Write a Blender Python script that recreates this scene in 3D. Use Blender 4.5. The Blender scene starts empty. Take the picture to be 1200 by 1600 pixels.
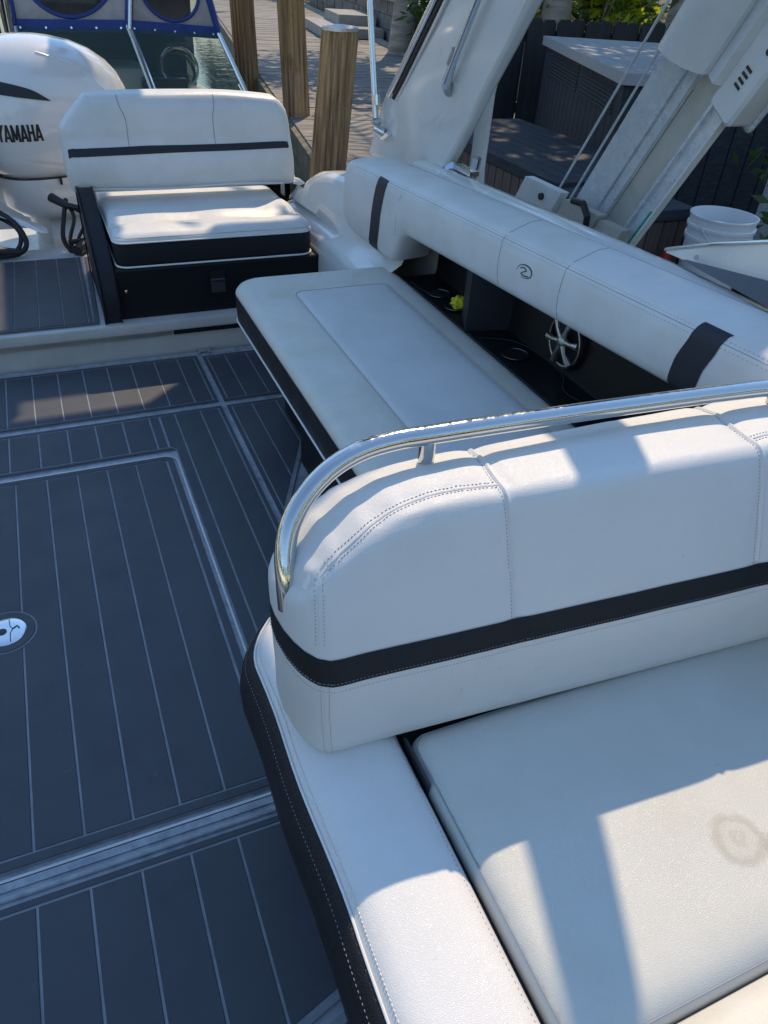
import bpy, bmesh, math, random
from mathutils import Vector, Matrix, Quaternion
from mathutils.bvhtree import BVHTree
R = math.radians
C = bpy.context.scene.collection
SC = bpy.context.scene
random.seed(7)

# ------------------------------------------------------------------ camera
cam = bpy.data.cameras.new('camera'); cam_o = bpy.data.objects.new('camera', cam); C.objects.link(cam_o)
cam.sensor_fit = 'VERTICAL'; cam.sensor_height = 36.0; cam.lens = 1155.0/1600.0*36.0
cam.clip_start = 0.05; cam.clip_end = 600
_a = Vector((-620, 920, -1155)).normalized(); _r = Vector((3200, 650, -1155)); _r = (_r-_a*_r.dot(_a)).normalized(); _u = _r.cross(_a)
rot = Matrix((_r, _a, _u))
cam_o.matrix_world = Matrix.Translation((0, 0, 1.5)) @ rot.to_4x4()
SC.camera = cam_o
SC.render.resolution_x = 768; SC.render.resolution_y = 1024

# ------------------------------------------------------------------ light
SUN = Vector((0.50, 0.75, 1.0)).normalized()
elev = math.asin(SUN.z); azim = math.atan2(SUN.x, SUN.y)
w = bpy.data.worlds.new('World'); SC.world = w; w.use_nodes = True
nt = w.node_tree; bg = nt.nodes['Background']
sky = nt.nodes.new('ShaderNodeTexSky'); sky.sky_type = 'NISHITA'; sky.sun_disc = False
sky.sun_elevation = elev; sky.sun_rotation = azim; sky.altitude = 0; sky.air_density = 1.5; sky.dust_density = 0.0; sky.ozone_density = 4.2
nt.links.new(sky.outputs[0], bg.inputs[0]); bg.inputs[1].default_value = 0.15
sl = bpy.data.lights.new('sun', 'SUN'); sl.energy = 2.7; sl.angle = R(0.53); sl.color = (1.0, 0.79, 0.53)
so = bpy.data.objects.new('sun', sl); C.objects.link(so); so.rotation_euler = SUN.to_track_quat('Z', 'Y').to_euler()
SC.view_settings.view_transform = 'Standard'; SC.view_settings.look = 'None'
SC.view_settings.exposure = 0.56; SC.view_settings.gamma = 1.0

# ------------------------------------------------------------------ materials
def mat(name, col, rough=0.5, metal=0.0, spec=0.5, bump=None, mottle=None, coat=0.0, scratch=None, dirt=None, trans=0.0, alpha=1.0, rvar=0.0, wave=None):
    m = bpy.data.materials.new(name); m.use_nodes = True; n = m.node_tree.nodes; L = m.node_tree.links
    b = n['Principled BSDF']; b.inputs['Base Color'].default_value = (*col, 1); b.inputs['Roughness'].default_value = rough
    b.inputs['Metallic'].default_value = metal; b.inputs['Specular IOR Level'].default_value = spec
    if coat: b.inputs['Coat Weight'].default_value = coat; b.inputs['Coat Roughness'].default_value = 0.06
    if trans: b.inputs['Transmission Weight'].default_value = trans; b.inputs['IOR'].default_value = 1.1
    if alpha < 1: b.inputs['Alpha'].default_value = alpha
    tc = n.new('ShaderNodeTexCoord'); src = tc.outputs['Object']
    colsock = None
    def noise(scale, detail=4, rgh=.55, vec=None, dist=0.):
        t = n.new('ShaderNodeTexNoise'); t.inputs['Scale'].default_value = scale; t.inputs['Detail'].default_value = detail
        t.inputs['Roughness'].default_value = rgh; t.inputs['Distortion'].default_value = dist
        L.new(vec or src, t.inputs['Vector']); return t
    def ramp(sock, a, bb, lo=0., hi=1.):
        r = n.new('ShaderNodeMapRange'); r.inputs[1].default_value = a; r.inputs[2].default_value = bb
        r.inputs[3].default_value = lo; r.inputs[4].default_value = hi; L.new(sock, r.inputs[0]); return r.outputs[0]
    def mix(f, c1, c2):
        x = n.new('ShaderNodeMix'); x.data_type = 'RGBA'
        L.new(f, x.inputs[0])
        for i, c in ((6, c1), (7, c2)):
            if isinstance(c, tuple): x.inputs[i].default_value = (*c, 1)
            else: L.new(c, x.inputs[i])
        return x.outputs[2]
    if mottle:       # (colour, scale, lo, hi)
        for (c2, s, lo, hi) in (mottle if isinstance(mottle, list) else [mottle]):
            f = ramp(noise(s, 5, .6).outputs['Fac'], lo, hi)
            colsock = mix(f, colsock or col, c2)
    if wave:         # (colour, scale, axis, distortion, lo, hi)  streaks along an axis
        c2, sc3, lo, hi = wave
        mp = n.new('ShaderNodeMapping'); mp.inputs['Scale'].default_value = sc3; L.new(src, mp.inputs[0])
        f = ramp(noise(1.0, 6, .6, mp.outputs[0]).outputs['Fac'], lo, hi)
        colsock = mix(f, colsock or col, c2)
    if dirt:         # (colour, scale, lo, hi) small specks
        t = n.new('ShaderNodeTexVoronoi'); t.inputs['Scale'].default_value = dirt[1]; L.new(src, t.inputs['Vector'])
        f = ramp(t.outputs['Distance'], dirt[2], dirt[3], 1., 0.)
        g = ramp(noise(dirt[1]*.3, 2).outputs['Fac'], .55, .62)
        mm = n.new('ShaderNodeMath'); mm.operation = 'MULTIPLY'; L.new(f, mm.inputs[0]); L.new(g, mm.inputs[1])
        colsock = mix(mm.outputs[0], colsock or col, dirt[0])
    if colsock: L.new(colsock, b.inputs['Base Color'])
    if rvar:
        L.new(ramp(noise(9, 6, .65).outputs['Fac'], .3, .7, max(0.01, rough-rvar), rough+rvar), b.inputs['Roughness'])
    if scratch:
        mp = n.new('ShaderNodeMapping'); mp.inputs['Scale'].default_value = scratch; L.new(src, mp.inputs[0])
        f = noise(1., 6, .75, mp.outputs[0]).outputs['Fac']
        L.new(ramp(f, .35, .7, max(0.02, rough-.06), rough+.2), b.inputs['Roughness'])
    if bump:         # list of (type, scale, strength, distance)
        prev = None
        for (ty, s, st, d) in bump:
            if ty == 'noise': h = noise(s, 3, .6).outputs['Fac']
            elif ty == 'vor':
                t = n.new('ShaderNodeTexVoronoi'); t.feature = 'SMOOTH_F1'; t.inputs['Scale'].default_value = s; L.new(src, t.inputs['Vector']); h = t.outputs['Distance']
            elif ty == 'cell':
                t = n.new('ShaderNodeTexVoronoi'); t.feature = 'DISTANCE_TO_EDGE'; t.inputs['Scale'].default_value = s; L.new(src, t.inputs['Vector']); h = ramp(t.outputs['Distance'], 0, .25)
            bp = n.new('ShaderNodeBump'); bp.inputs['Strength'].default_value = st; bp.inputs['Distance'].default_value = d
            L.new(h, bp.inputs['Height'])
            if prev: L.new(prev, bp.inputs['Normal'])
            prev = bp.outputs[0]
        L.new(prev, b.inputs['Normal'])
    return m
WH = (.74, .725, .70)
M = {}
M['vinyl'] = mat('white_vinyl', WH, .42, bump=[('noise', 5, .15, .010), ('cell', 480, .38, .0007)], mottle=[((.705, .69, .655), 6, .42, .72), ((.67, .655, .61), 17, .66, .82)], dirt=((.35, .33, .30), 26, .02, .05), rvar=.07)
M['vinyl_seat'] = mat('sun_aged_vinyl', (.62, .61, .555), .44, bump=[('noise', 5, .2, .012), ('cell', 470, .38, .0007)], mottle=[((.585, .57, .505), 5, .42, .70), ((.55, .53, .46), 14, .64, .82)], dirt=((.3, .27, .22), 22, .02, .05), rvar=.08)
M['vinyl_far'] = mat('white_vinyl_smooth', (.73, .72, .70), .42, bump=[('noise', 6, .3, .012), ('cell', 420, .15, .0005)], mottle=[((.65, .64, .60), 5, .42, .7)], rvar=.06)
M['vinyl_worn'] = mat('yellowed_vinyl', (.68, .66, .60), .45, bump=[('noise', 6, .25, .012), ('cell', 450, .25, .0006)], mottle=[((.58, .55, .45), 4, .40, .68), ((.62, .61, .58), 15, .5, .7)], rvar=.06)
M['vinyl_inset'] = mat('perforated_vinyl', (.62, .62, .61), .55, bump=[('vor', 650, .35, .0006), ('noise', 5, .2, .01)], mottle=[((.56, .56, .54), 5, .42, .7)])
M['black'] = mat('black_vinyl', (.010, .011, .015), .45, spec=.35, bump=[('cell', 330, .7, .0008), ('noise', 7, .25, .01)], rvar=.08)
M['charcoal'] = mat('charcoal_vinyl', (.022, .024, .034), .5, spec=.35, bump=[('cell', 400, .4, .0006)])
M['thread'] = mat('white_thread', (.72, .71, .68), .6)
M['thread_d'] = mat('grey_thread', (.30, .31, .34), .6)
M['thread_p'] = mat('tan_thread', (.42, .33, .28), .6)
M['piping'] = mat('white_piping', (.75, .74, .72), .4)
M['gel'] = mat('white_gelcoat', (.70, .695, .67), .22, coat=.5, mottle=((.64, .63, .60), 3, .42, .7), rvar=.07, dirt=((.4, .38, .34), 14, .02, .05))
M['cream'] = mat('cream_gelcoat', (.52, .51, .49), .35, mottle=[((.44, .43, .41), 5, .4, .7)], dirt=((.2, .19, .18), 30, .03, .09), rvar=.08)
M['mat'] = mat('grey_foam_mat', (.056, .061, .072), .54, spec=.42, bump=[('noise', 900, .35, .0008), ('noise', 3.5, .12, .01)], mottle=[((.068, .073, .084), 1.8, .42, .70), ((.045, .050, .061), 6, .52, .75), ((.10, .104, .112), 30, .68, .82)], dirt=((.04, .04, .045), 17, .02, .045), rvar=.07)
M['groove'] = mat('pale_foam_groove', (.25, .265, .29), .55, mottle=((.17, .18, .20), 20, .4, .7))
M['gutter'] = mat('deck_gutter', (.36, .38, .41), .3, mottle=[((.24, .25, .28), 25, .42, .65)], rvar=.1)
M['chrome'] = mat('polished_stainless', (.62, .62, .61), .07, 1.0, scratch=(90, 90, 90), bump=[('noise', 140, .10, .0008), ('noise', 600, .08, .0003)])
M['chrome_far'] = mat('stainless', (.66, .67, .68), .16, 1.0)
M['rim'] = mat('dull_rim', (.16, .17, .18), .3, 1.0)
M['alu'] = mat('brushed_strip', (.50, .49, .47), .38, 1.0, scratch=(6, 90, 90))
M['galv'] = mat('galvanised_steel', (.74, .76, .78), .30, .30, mottle=[((.60, .63, .67), 22, .38, .64), ((.74, .75, .76), 60, .5, .7)], rvar=.12)
M['galv_web'] = mat('weathered_aluminium', (.62, .59, .53), .42, .3, mottle=[((.52, .48, .42), 6, .4, .7), ((.58, .57, .54), 30, .5, .7)], dirt=((.2, .17, .13), 24, .02, .08))
M['pvc'] = mat('white_pvc', (.74, .74, .73), .4, mottle=((.62, .61, .58), 4, .45, .75))
M['cowl'] = mat('pearl_white_cowl', (.76, .76, .76), .16, coat=.8)
M['ink'] = mat('black_lettering', (.012, .012, .014), .4)
M['rubber'] = mat('black_rubber', (.012, .012, .013), .45)
M['blackpl'] = mat('black_plastic', (.007, .008, .010), .5, spec=.3, bump=[('noise', 300, .2, .0006)])
M['greyblk'] = mat('dark_grey_plastic', (.03, .034, .042), .5)
M['glass'] = mat('tinted_windscreen', (.14, .21, .20), .05, trans=.5, alpha=.38)
M['clear'] = mat('clear_vinyl', (.10, .09, .09), .1, trans=.6, alpha=.75, mottle=((.30, .26, .22), 3, .45, .65))
M['darkglass'] = mat('dark_glass', (.02, .022, .024), .05, coat=.5)
M['blue'] = mat('blue_canvas', (.022, .055, .24), .8, bump=[('noise', 60, .2, .004)], mottle=((.035, .075, .30), 8, .4, .7))
M['greycanvas'] = mat('grey_mesh_canvas', (.42, .40, .40), .7, bump=[('noise', 10, .5, .02)], mottle=((.30, .28, .28), 5, .4, .65))
M['canopy'] = mat('shade_panel_canvas', (.30, .30, .31), .8, bump=[('noise', 5, .3, .02)])  # for the added, unseen shade panels
M['pile'] = mat('weathered_piling', (.50, .31, .15), .85, bump=[('noise', 40, .4, .01)], wave=((.19, .11, .055), (26, 26, .8), .40, .62), mottle=[((.50, .37, .24), 3, .5, .75), ((.16, .12, .08), 5, .60, .80)], dirt=((.05, .035, .02), 8, .03, .10))
M['pile_wet'] = mat('wet_piling', (.045, .045, .035), .6, mottle=((.09, .09, .06), 12, .4, .7))
M['cap'] = mat('silver_cap', (.62, .63, .64), .4, .6, mottle=((.3, .3, .3), 14, .5, .7))
M['plank'] = mat('dock_boards', (.30, .275, .25), .85, wave=((.16, .145, .13), (3, 30, 30), .38, .62), mottle=((.40, .375, .34), 1.6, .45, .7), bump=[('noise', 60, .4, .006)])
M['dockside'] = mat('dock_fascia', (.21, .19, .14), .85, mottle=((.10, .11, .07), 6, .4, .7), wave=((.12, .10, .07), (20, 1, 20), .4, .7))
M['stone'] = mat('grey_block_wall', (.20, .19, .185), .9, mottle=[((.11, .105, .10), 5, .40, .65), ((.30, .28, .25), 13, .5, .7)], bump=[('noise', 18, .8, .03)])
M['concrete'] = mat('concrete_kerb', (.36, .35, .33), .85, mottle=((.24, .23, .22), 5, .4, .7), bump=[('noise', 80, .3, .004)])
M['soil'] = mat('ground_cover', (.10, .085, .06), .95, mottle=[((.05, .045, .035), 3, .4, .6), ((.16, .14, .10), 25, .5, .7)], bump=[('noise', 30, .8, .02)])
M['fence'] = mat('dark_stained_fence', (.012, .015, .022), .6, wave=((.024, .028, .038), (20, 20, 1.5), .45, .7))
M['boxgrey'] = mat('grey_resin_boards', (.018, .024, .034), .75, wave=((.035, .042, .055), (4, 60, 60), .45, .65), bump=[('noise', 40, .3, .003)])
M['boxbrown'] = mat('brown_resin_boards', (.10, .075, .065), .6, wave=((.14, .11, .095), (60, 60, 3), .45, .65))
M['lid'] = mat('pale_resin_lid', (.36, .38, .42), .5, wave=((.34, .35, .37), (60, 4, 60), .4, .65))
M['bucket'] = mat('white_bucket', (.75, .76, .78), .35)
M['red'] = mat('red_plastic', (.45, .03, .02), .4)
M['green_led'] = mat('green_edge_strip', (.02, .30, .22), .3)
M['yellow'] = mat('yellow_cloth', (.62, .60, .03), .8, bump=[('noise', 60, .6, .004)])
M['sticker'] = mat('yellow_sticker', (.72, .55, .08), .5)
M['stickerw'] = mat('pale_sticker', (.58, .60, .62), .5)
M['water'] = mat('canal_water', (.012, .022, .018), .06, spec=.6, bump=[('noise', 3, .25, .05)])
M['ring_tint'] = mat('tan_ring', (.55, .52, .42), .5, alpha=.30)
M['trunk'] = mat('palm_trunk', (.42, .38, .33), .9, wave=((.26, .23, .19), (2, 2, 14), .4, .6))
def leafmat(name, c, c2):
    m = mat(name, c, .5, mottle=(c2, 1.6, .40, .62))
    b = m.node_tree.nodes['Principled BSDF']
    tr = m.node_tree.nodes.new('ShaderNodeBsdfTranslucent'); ms = m.node_tree.nodes.new('ShaderNodeMixShader')
    tr.inputs[0].default_value = (c[0]*1.8, c[1]*2.0, c[2], 1); ms.inputs[0].default_value = .35
    out = m.node_tree.nodes['Material Output']; L = m.node_tree.links
    L.new(b.outputs[0], ms.inputs[1]); L.new(tr.outputs[0], ms.inputs[2]); L.new(ms.outputs[0], out.inputs[0])
    return m
M['leaf'] = leafmat('green_foliage', (.045, .085, .02), (.09, .12, .03))
M['leafy'] = leafmat('yellow_green_foliage', (.46, .46, .03), (.22, .32, .03))

# ------------------------------------------------------------------ mesh helpers
class MB:
    def __init__(s): s.v = []; s.f = []; s.weld = False
    def add(s, vs, fs):
        o = len(s.v); s.v += [tuple(v) for v in vs]; s.f += [tuple(i+o for i in f) for f in fs]; return s
    def box(s, x0, x1, y0, y1, z0, z1):
        return s.add([(x0, y0, z0), (x1, y0, z0), (x1, y1, z0), (x0, y1, z0), (x0, y0, z1), (x1, y0, z1), (x1, y1, z1), (x0, y1, z1)],
                     [(3, 2, 1, 0), (4, 5, 6, 7), (0, 1, 5, 4), (1, 2, 6, 5), (2, 3, 7, 6), (3, 0, 4, 7)])
    def obox(s, c, ax, ay, az):   # oriented box: centre and half-axis vectors
        c, ax, ay, az = map(Vector, (c, ax, ay, az)); vs = []
        for k in (-1, 1):
            for (i, j) in ((-1, -1), (1, -1), (1, 1), (-1, 1)): vs.append(c+ax*i+ay*j+az*k)
        fs = [(3, 2, 1, 0), (4, 5, 6, 7), (0, 1, 5, 4), (1, 2, 6, 5), (2, 3, 7, 6), (3, 0, 4, 7)]
        if ax.cross(ay).dot(az) < 0: fs = [f[::-1] for f in fs]
        return s.add(vs, fs)
    def prism(s, poly, z0, z1, bev=0.0):   # convex or simple polygon, ccw
        n = len(poly); rings = [(poly, z0), (poly, z1-bev)]
        if bev: rings.append((inset(poly, bev), z1))
        return s.loft([[(x, y, z) for (x, y) in p] for (p, z) in rings], caps=True)
    def loft(s, rings, caps=True, closed=True):
        n = len(rings[0]); vs = [p for r in rings for p in r]; fs = []
        for i in range(len(rings)-1):
            for j in range(n if closed else n-1):
                k = (j+1) % n
                fs.append((i*n+j, i*n+k, (i+1)*n+k, (i+1)*n+j))
        if caps:
            fs.append(tuple(range(n-1, -1, -1))); fs.append(tuple((len(rings)-1)*n+j for j in range(n)))
        return s.add(vs, fs)
    def tube(s, pts, r, n=12, caps=True, flat=1.0):
        pts = [Vector(p) for p in pts]; rr = r if isinstance(r, (list, tuple)) else [r]*len(pts)
        t0 = (pts[1]-pts[0]).normalized(); up = Vector((0, 0, 1)) if abs(t0.z) < .9 else Vector((1, 0, 0))
        nn = (up-t0*up.dot(t0)).normalized(); rings = []
        for i, p in enumerate(pts):
            t = (pts[min(i+1, len(pts)-1)]-pts[max(i-1, 0)]).normalized()
            nn = (nn-t*nn.dot(t)).normalized(); b = t.cross(nn)
            rings.append([p+(nn*math.cos(2*math.pi*k/n)*flat+b*math.sin(2*math.pi*k/n))*rr[i] for k in range(n)])
        return s.loft(rings, caps)
    def dash(s, p, d, nrm, L, wd, h):
        p = Vector(p); d = Vector(d).normalized()*L/2; nrm = Vector(nrm).normalized(); b = d.cross(nrm).normalized()*wd/2; t = nrm*h
        return s.add([p-d, p+b, p+d, p-b, p+t+d*.5, p+t-d*.5], [(0, 1, 5), (1, 4, 5), (1, 2, 4), (2, 3, 4), (3, 5, 4), (3, 0, 5)])
    def build(s, name, m, parent=None, smooth=True, ang=38, loc=None):
        me = bpy.data.meshes.new(name); me.from_pydata(s.v, [], s.f); me.validate()
        bm = bmesh.new(); bm.from_mesh(me)
        if s.weld: bmesh.ops.remove_doubles(bm, verts=bm.verts, dist=.0003)
        bmesh.ops.recalc_face_normals(bm, faces=bm.faces); bm.to_mesh(me); bm.free()
        if smooth: me.shade_smooth(); me.set_sharp_from_angle(angle=R(ang))
        me.materials.append(M[m] if isinstance(m, str) else m)
        o = bpy.data.objects.new(name, me); C.objects.link(o)
        if parent is not None:
            o.parent = parent; o.location = -wloc(parent)
        return o
def wloc(o):
    v = Vector((0, 0, 0))
    while o is not None: v += Vector(o.location); o = o.parent
    return v
def inset(poly, d):
    n = len(poly); out = []
    for i in range(n):
        a = Vector(poly[i-1][:2]); b = Vector(poly[i][:2]); c = Vector(poly[(i+1) % n][:2])
        e1 = (b-a); e2 = (c-b)
        if e1.length < 1e-7: e1 = e2
        if e2.length < 1e-7: e2 = e1
        e1.normalize(); e2.normalize()
        n1 = Vector((-e1.y, e1.x)); n2 = Vector((-e2.y, e2.x)); m = (n1+n2)
        m = m/max(.5, (1+n1.dot(n2)))
        out.append((b.x+m.x*d, b.y+m.y*d))
    return out
def rrect(x0, y0, x1, y1, r, n=6):
    rs = r if isinstance(r, (list, tuple)) else [r]*4       # order: (x0,y0),(x1,y0),(x1,y1),(x0,y1)
    out = []
    for (cx, cy, sx, sy, a0, q) in ((x0, y0, 1, 1, 180, rs[0]), (x1, y0, -1, 1, 270, rs[1]), (x1, y1, -1, -1, 0, rs[2]), (x0, y1, 1, -1, 90, rs[3])):
        for k in range(n+1):
            a = R(a0+90*k/n); out.append((cx+sx*q+math.cos(a)*q, cy+sy*q+math.sin(a)*q))
    return out
def dens(poly, step):
    out = []
    for i in range(len(poly)):
        a = Vector(poly[i]); b = Vector(poly[(i+1) % len(poly)]); k = max(1, int((b-a).length/step))
        for j in range(k): out.append(tuple(a.lerp(b, j/k)))
    return out
def cap(mb, ring, zf, h, dmin=None):
    from mathutils.geometry import delaunay_2d_cdt
    P = [Vector(p[:2]) for p in ring]; n = len(P); xs = [p.x for p in P]; ys = [p.y for p in P]
    segs = [(P[i].x, P[i].y, P[(i+1) % n].x-P[i].x, P[(i+1) % n].y-P[i].y) for i in range(n)]
    def dist(x, y):
        best = 1e9; ins = False
        for (ax, ay, dx, dy) in segs:
            L = dx*dx+dy*dy
            t = ((x-ax)*dx+(y-ay)*dy)/L if L > 0 else 0; t = 0 if t < 0 else 1 if t > 1 else t
            ex = x-ax-dx*t; ey = y-ay-dy*t; q = ex*ex+ey*ey
            if q < best: best = q
            if (ay > y) != (ay+dy > y) and x < ax+dx*(y-ay)/dy: ins = not ins
        return math.sqrt(best) if ins else -1
    pts = list(P); dd = [0]*n; j = 0; y = min(ys)+h/2
    while y < max(ys):
        x = min(xs)+(h/2 if j % 2 else h)
        while x < max(xs):
            d = dist(x, y)
            if d > .45*h: pts.append(Vector((x, y))); dd.append(d)
            x += h
        y += h*.87; j += 1
    vo, eo, fo, ov, oe, of = delaunay_2d_cdt(pts, [], [list(range(n))], 1, 1e-7)
    vs = []
    for i, v in enumerate(vo):
        o = ov[i][0] if ov[i] else -1
        if 0 <= o < n: vs.append(tuple(ring[o]))
        else: vs.append((v.x, v.y, zf(v.x, v.y, dd[o] if o >= 0 else 0)))
    return mb.add(vs, fo)
def tabf(tab, d):
    if d <= tab[0][0]: return tab[0][1]
    for (a, b), (c, e) in zip(tab, tab[1:]):
        if d <= c: return b+(e-b)*(d-a)/(c-a)
    return tab[-1][1]
def pillow(mb, outline, rings, zf=None, h=.025, dcut=.013):
    k = len(rings)
    while k > 1 and rings[k-1][0] > dcut: k -= 1
    if k < len(rings):
        low = rings[:k]; top = rings[k-1:]; d0 = top[0][0]
        rs = []
        for (d, z) in low:
            p = inset(outline, d) if d else outline
            rs.append([(x, y, zf(x, y, z) if zf else z) for (x, y) in p])
        mb.loft(rs, False); mb.add(rs[0], [tuple(range(len(rs[0])))])
        def f(x, y, d):
            z = tabf(top, d+d0); return zf(x, y, z) if zf else z
        cap(mb, rs[-1], f, h); mb.weld = True; return mb
    rs = []
    for (d, z) in rings:
        p = inset(outline, d) if d else outline
        rs.append([(x, y, zf(x, y, z) if zf else z) for (x, y) in p])
    return mb.loft(rs, True)
def roundrings(z0, z1, r, ri=None, steps=5, bot=.01):
    out = [(bot, z0), (0, z0+bot)]
    for k in range(steps+1):
        a = R(90*k/steps); out.append((r*(1-math.cos(a)), z1-r+r*math.sin(a)))
    return out
def crv(pts, step=.01):            # Catmull-Rom through points
    P = [Vector(p) for p in pts]; P = [P[0]*2-P[1]]+P+[P[-1]*2-P[-2]]; out = []
    for i in range(1, len(P)-2):
        k = max(2, int((P[i+1]-P[i]).length/step))
        for j in range(k):
            t = j/k; a, b, c, d = P[i-1:i+3]
            out.append(.5*((2*b)+(c-a)*t+(2*a-5*b+4*c-d)*t*t+(3*b-a-3*c+d)*t**3))
    out.append(P[-2]); return out
def bvh(*objs):
    vs = []; fs = []
    for o in objs:
        off = wloc(o); k = len(vs); vs += [v.co+off for v in o.data.vertices]; fs += [tuple(i+k for i in p.vertices) for p in o.data.polygons]
    return BVHTree.FromPolygons(vs, fs)
def snap(tree, pts, off=0.0):
    out = []
    for p in pts:
        q, nn, i, d = tree.find_nearest(Vector(p)); out.append((q+nn*off, nn))
    return out
def resample(pts, pitch):
    out = [pts[0]]; acc = 0
    for a, b in zip(pts, pts[1:]):
        L = (b-a).length; d = pitch-acc
        while d < L and L > 0: out.append(a.lerp(b, d/L)); d += pitch
        acc = (acc+L) % pitch if L > 0 else acc
    return out
def stitch(mb, tree, pts, pitch=.0056, L=.0038, wd=.0016, h=.0009, side=0.0):
    pts = resample(crv(pts, .004), pitch); sn = snap(tree, pts)
    for i in range(len(sn)-1):
        p, n = sn[i]; d = sn[i+1][0]-p
        if d.length < 1e-6: continue
        if side:
            p, n, i_, d_ = tree.find_nearest(p+d.cross(n).normalized()*side)
        p = p+n*.0003
        mb.dash(p, d, n, L, wd, h)
    return mb
def pipe_on(mb, tree, pts, r=.002, off=0.0, step=.008):
    sn = snap(tree, crv(pts, step), off); return mb.tube([p for p, n in sn], r, 7)
def ribbon_on(mb, tree, pts, width_vec, off=.0012, step=.008, nw=5):   # strip following a surface
    P = crv(pts, step); rows = []
    for p in P:
        rows.append([q for q, n in snap(tree, [p+Vector(width_vec)*(t/(nw-1)) for t in range(nw)], off)])
    return mb.loft(rows, caps=False, closed=False)

def prop(o, label=None, cat=None, group=None, kind=None):
    if label: o['label'] = label
    if cat: o['category'] = cat
    if group: o['group'] = group
    if kind: o['kind'] = kind
    return o
def thing(name, loc, label, cat, group=None):
    o = bpy.data.objects.new(name, None); C.objects.link(o); o.location = loc; o.empty_display_size = .1
    return prop(o, label, cat, group)
def struct(o, label=None): return prop(o, label, kind='structure')
def clip(poly, a, b, c):          # keep a*x+b*y<=c
    out = []
    for i in range(len(poly)):
        p = poly[i]; q = poly[(i+1) % len(poly)]; fp = a*p[0]+b*p[1]-c; fq = a*q[0]+b*q[1]-c
        if fp <= 0: out.append(p)
        if fp*fq < 0: t = fp/(fp-fq); out.append((p[0]+(q[0]-p[0])*t, p[1]+(q[1]-p[1])*t))
    return out

# ================================================================== SETTING
o = MB().add([(-250, -250, -.75), (250, -250, -.75), (250, 300, -.75), (-250, 300, -.75)], [(0, 1, 2, 3)]).build('water', 'water'); struct(o, 'dark green canal water under the boats and dock')
# yard ground and dock (dock edge runs slightly off the boat's axis)
def dk(s, t, z):      # s metres along the dock edge, t metres inland
    ux, uy = .163, .9866
    return (1.02+ux*s+uy*t, .55+uy*s-ux*t, z)
g = MB(); poly = [dk(-30, 2.35, .26), dk(-30, 200, .26), dk(280, 200, .26), dk(280, 2.35, .26)]
g.add(poly, [(0, 1, 2, 3)]); gb = [dk(-30, 2.35, -2), dk(280, 2.35, -2)]
g.add([dk(-30, 2.35, .26), dk(280, 2.35, .26), dk(280, 2.35, -2), dk(-30, 2.35, -2)], [(0, 1, 2, 3)])
struct(g.build('ground', 'soil'), 'dark mulch ground behind the dock')

# ------------------------------------------------------------------ dock
dock = thing('dock', dk(4, 0, -.75), 'weathered grey boarded dock running beside the boats in dappled light', 'dock')
m = MB(); s = 3.2
random.seed(3)
while s < 34:
    wd = .138; zz = .30+random.uniform(-.003, .003)
    m.add([dk(s, .03, zz-.04), dk(s, 2.34, zz-.04), dk(s+wd, 2.34, zz-.04), dk(s+wd, .03, zz-.04), dk(s, .03, zz), dk(s, 2.34, zz), dk(s+wd, 2.34, zz), dk(s+wd, .03, zz)],
          [(0, 1, 2, 3), (4, 5, 6, 7), (0, 1, 5, 4), (1, 2, 6, 5), (2, 3, 7, 6), (3, 0, 4, 7)]); s += .147
m.build('decking', 'plank', dock)
m = MB()
for (t0, t1, z0, z1) in ((-.02, .028, -.02, .285), (.5, .55, -.05, .25), (1.6, 1.65, -.05, .25)):
    m.add([dk(3.2, t0, z0), dk(3.2, t1, z0), dk(34, t1, z0), dk(34, t0, z0), dk(3.2, t0, z1), dk(3.2, t1, z1), dk(34, t1, z1), dk(34, t0, z1)],
          [(0, 1, 2, 3), (4, 5, 6, 7), (0, 1, 5, 4), (1, 2, 6, 5), (2, 3, 7, 6), (3, 0, 4, 7)])
m.build('fascia_board', 'dockside', dock)

# pilings
def piling(x, y, r, top, zc, lean, label, cap=False):
    p = thing('piling', (x, y, -.75), label, 'piling', 'wooden pilings along the dock edge')
    n = 72; rings = []
    rr = random.Random(int(x*100))
    ph = [rr.uniform(.0, 1.) for _ in range(n)]
    for (z, k) in ((zc, 1.03), (zc+.3, 1.02), (zc+1, 1.0), (top-.02, .97), (top, .94)):
        ring = []
        for j in range(n):
            a = 2*math.pi*j/n; q = r*k*(1+.05*(1 if (j//2) % 2 else -1)+.03*(ph[j]-.5))
            ring.append((x+lean*(z-.3)+math.cos(a)*q, y+math.sin(a)*q, z))
        rings.append(ring)
    MB().loft(rings).build('post', 'pile', p, ang=20)
    n = 24
    MB().loft([[(x+lean*(z-.3)+math.cos(2*math.pi*j/n)*r*k, y+math.sin(2*math.pi*j/n)*r*k, z) for j in range(n)] for (z, k) in ((-2.2, 1.), (zc+.004, .93))]).build('submerged_post', 'pile_wet', p)
    if cap:
        MB().loft([[(x+lean*(z-.3)+math.cos(2*math.pi*j/n)*r*k, y+math.sin(2*math.pi*j/n)*r*k, z) for j in range(n)] for (z, k) in ((top-.0, .98), (top+.018, .98), (top+.024, .90), (top+.018, .6), (top+.03, .35))]).build('cap', 'cap', p)
    return p

piling(1.79, 5.06, .113, 1.10, -.45, .09, 'shortest wooden piling, cut off and topped with a silver cap', True)
piling(2.20, 7.05, .108, 3.4, .02, -.05, 'tall ribbed wooden piling directly behind the capped short one')
piling(2.38, 9.5, .122, 3.6, .05, -.03, 'farthest tall ribbed piling, right of the blue canvas boat')

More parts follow.
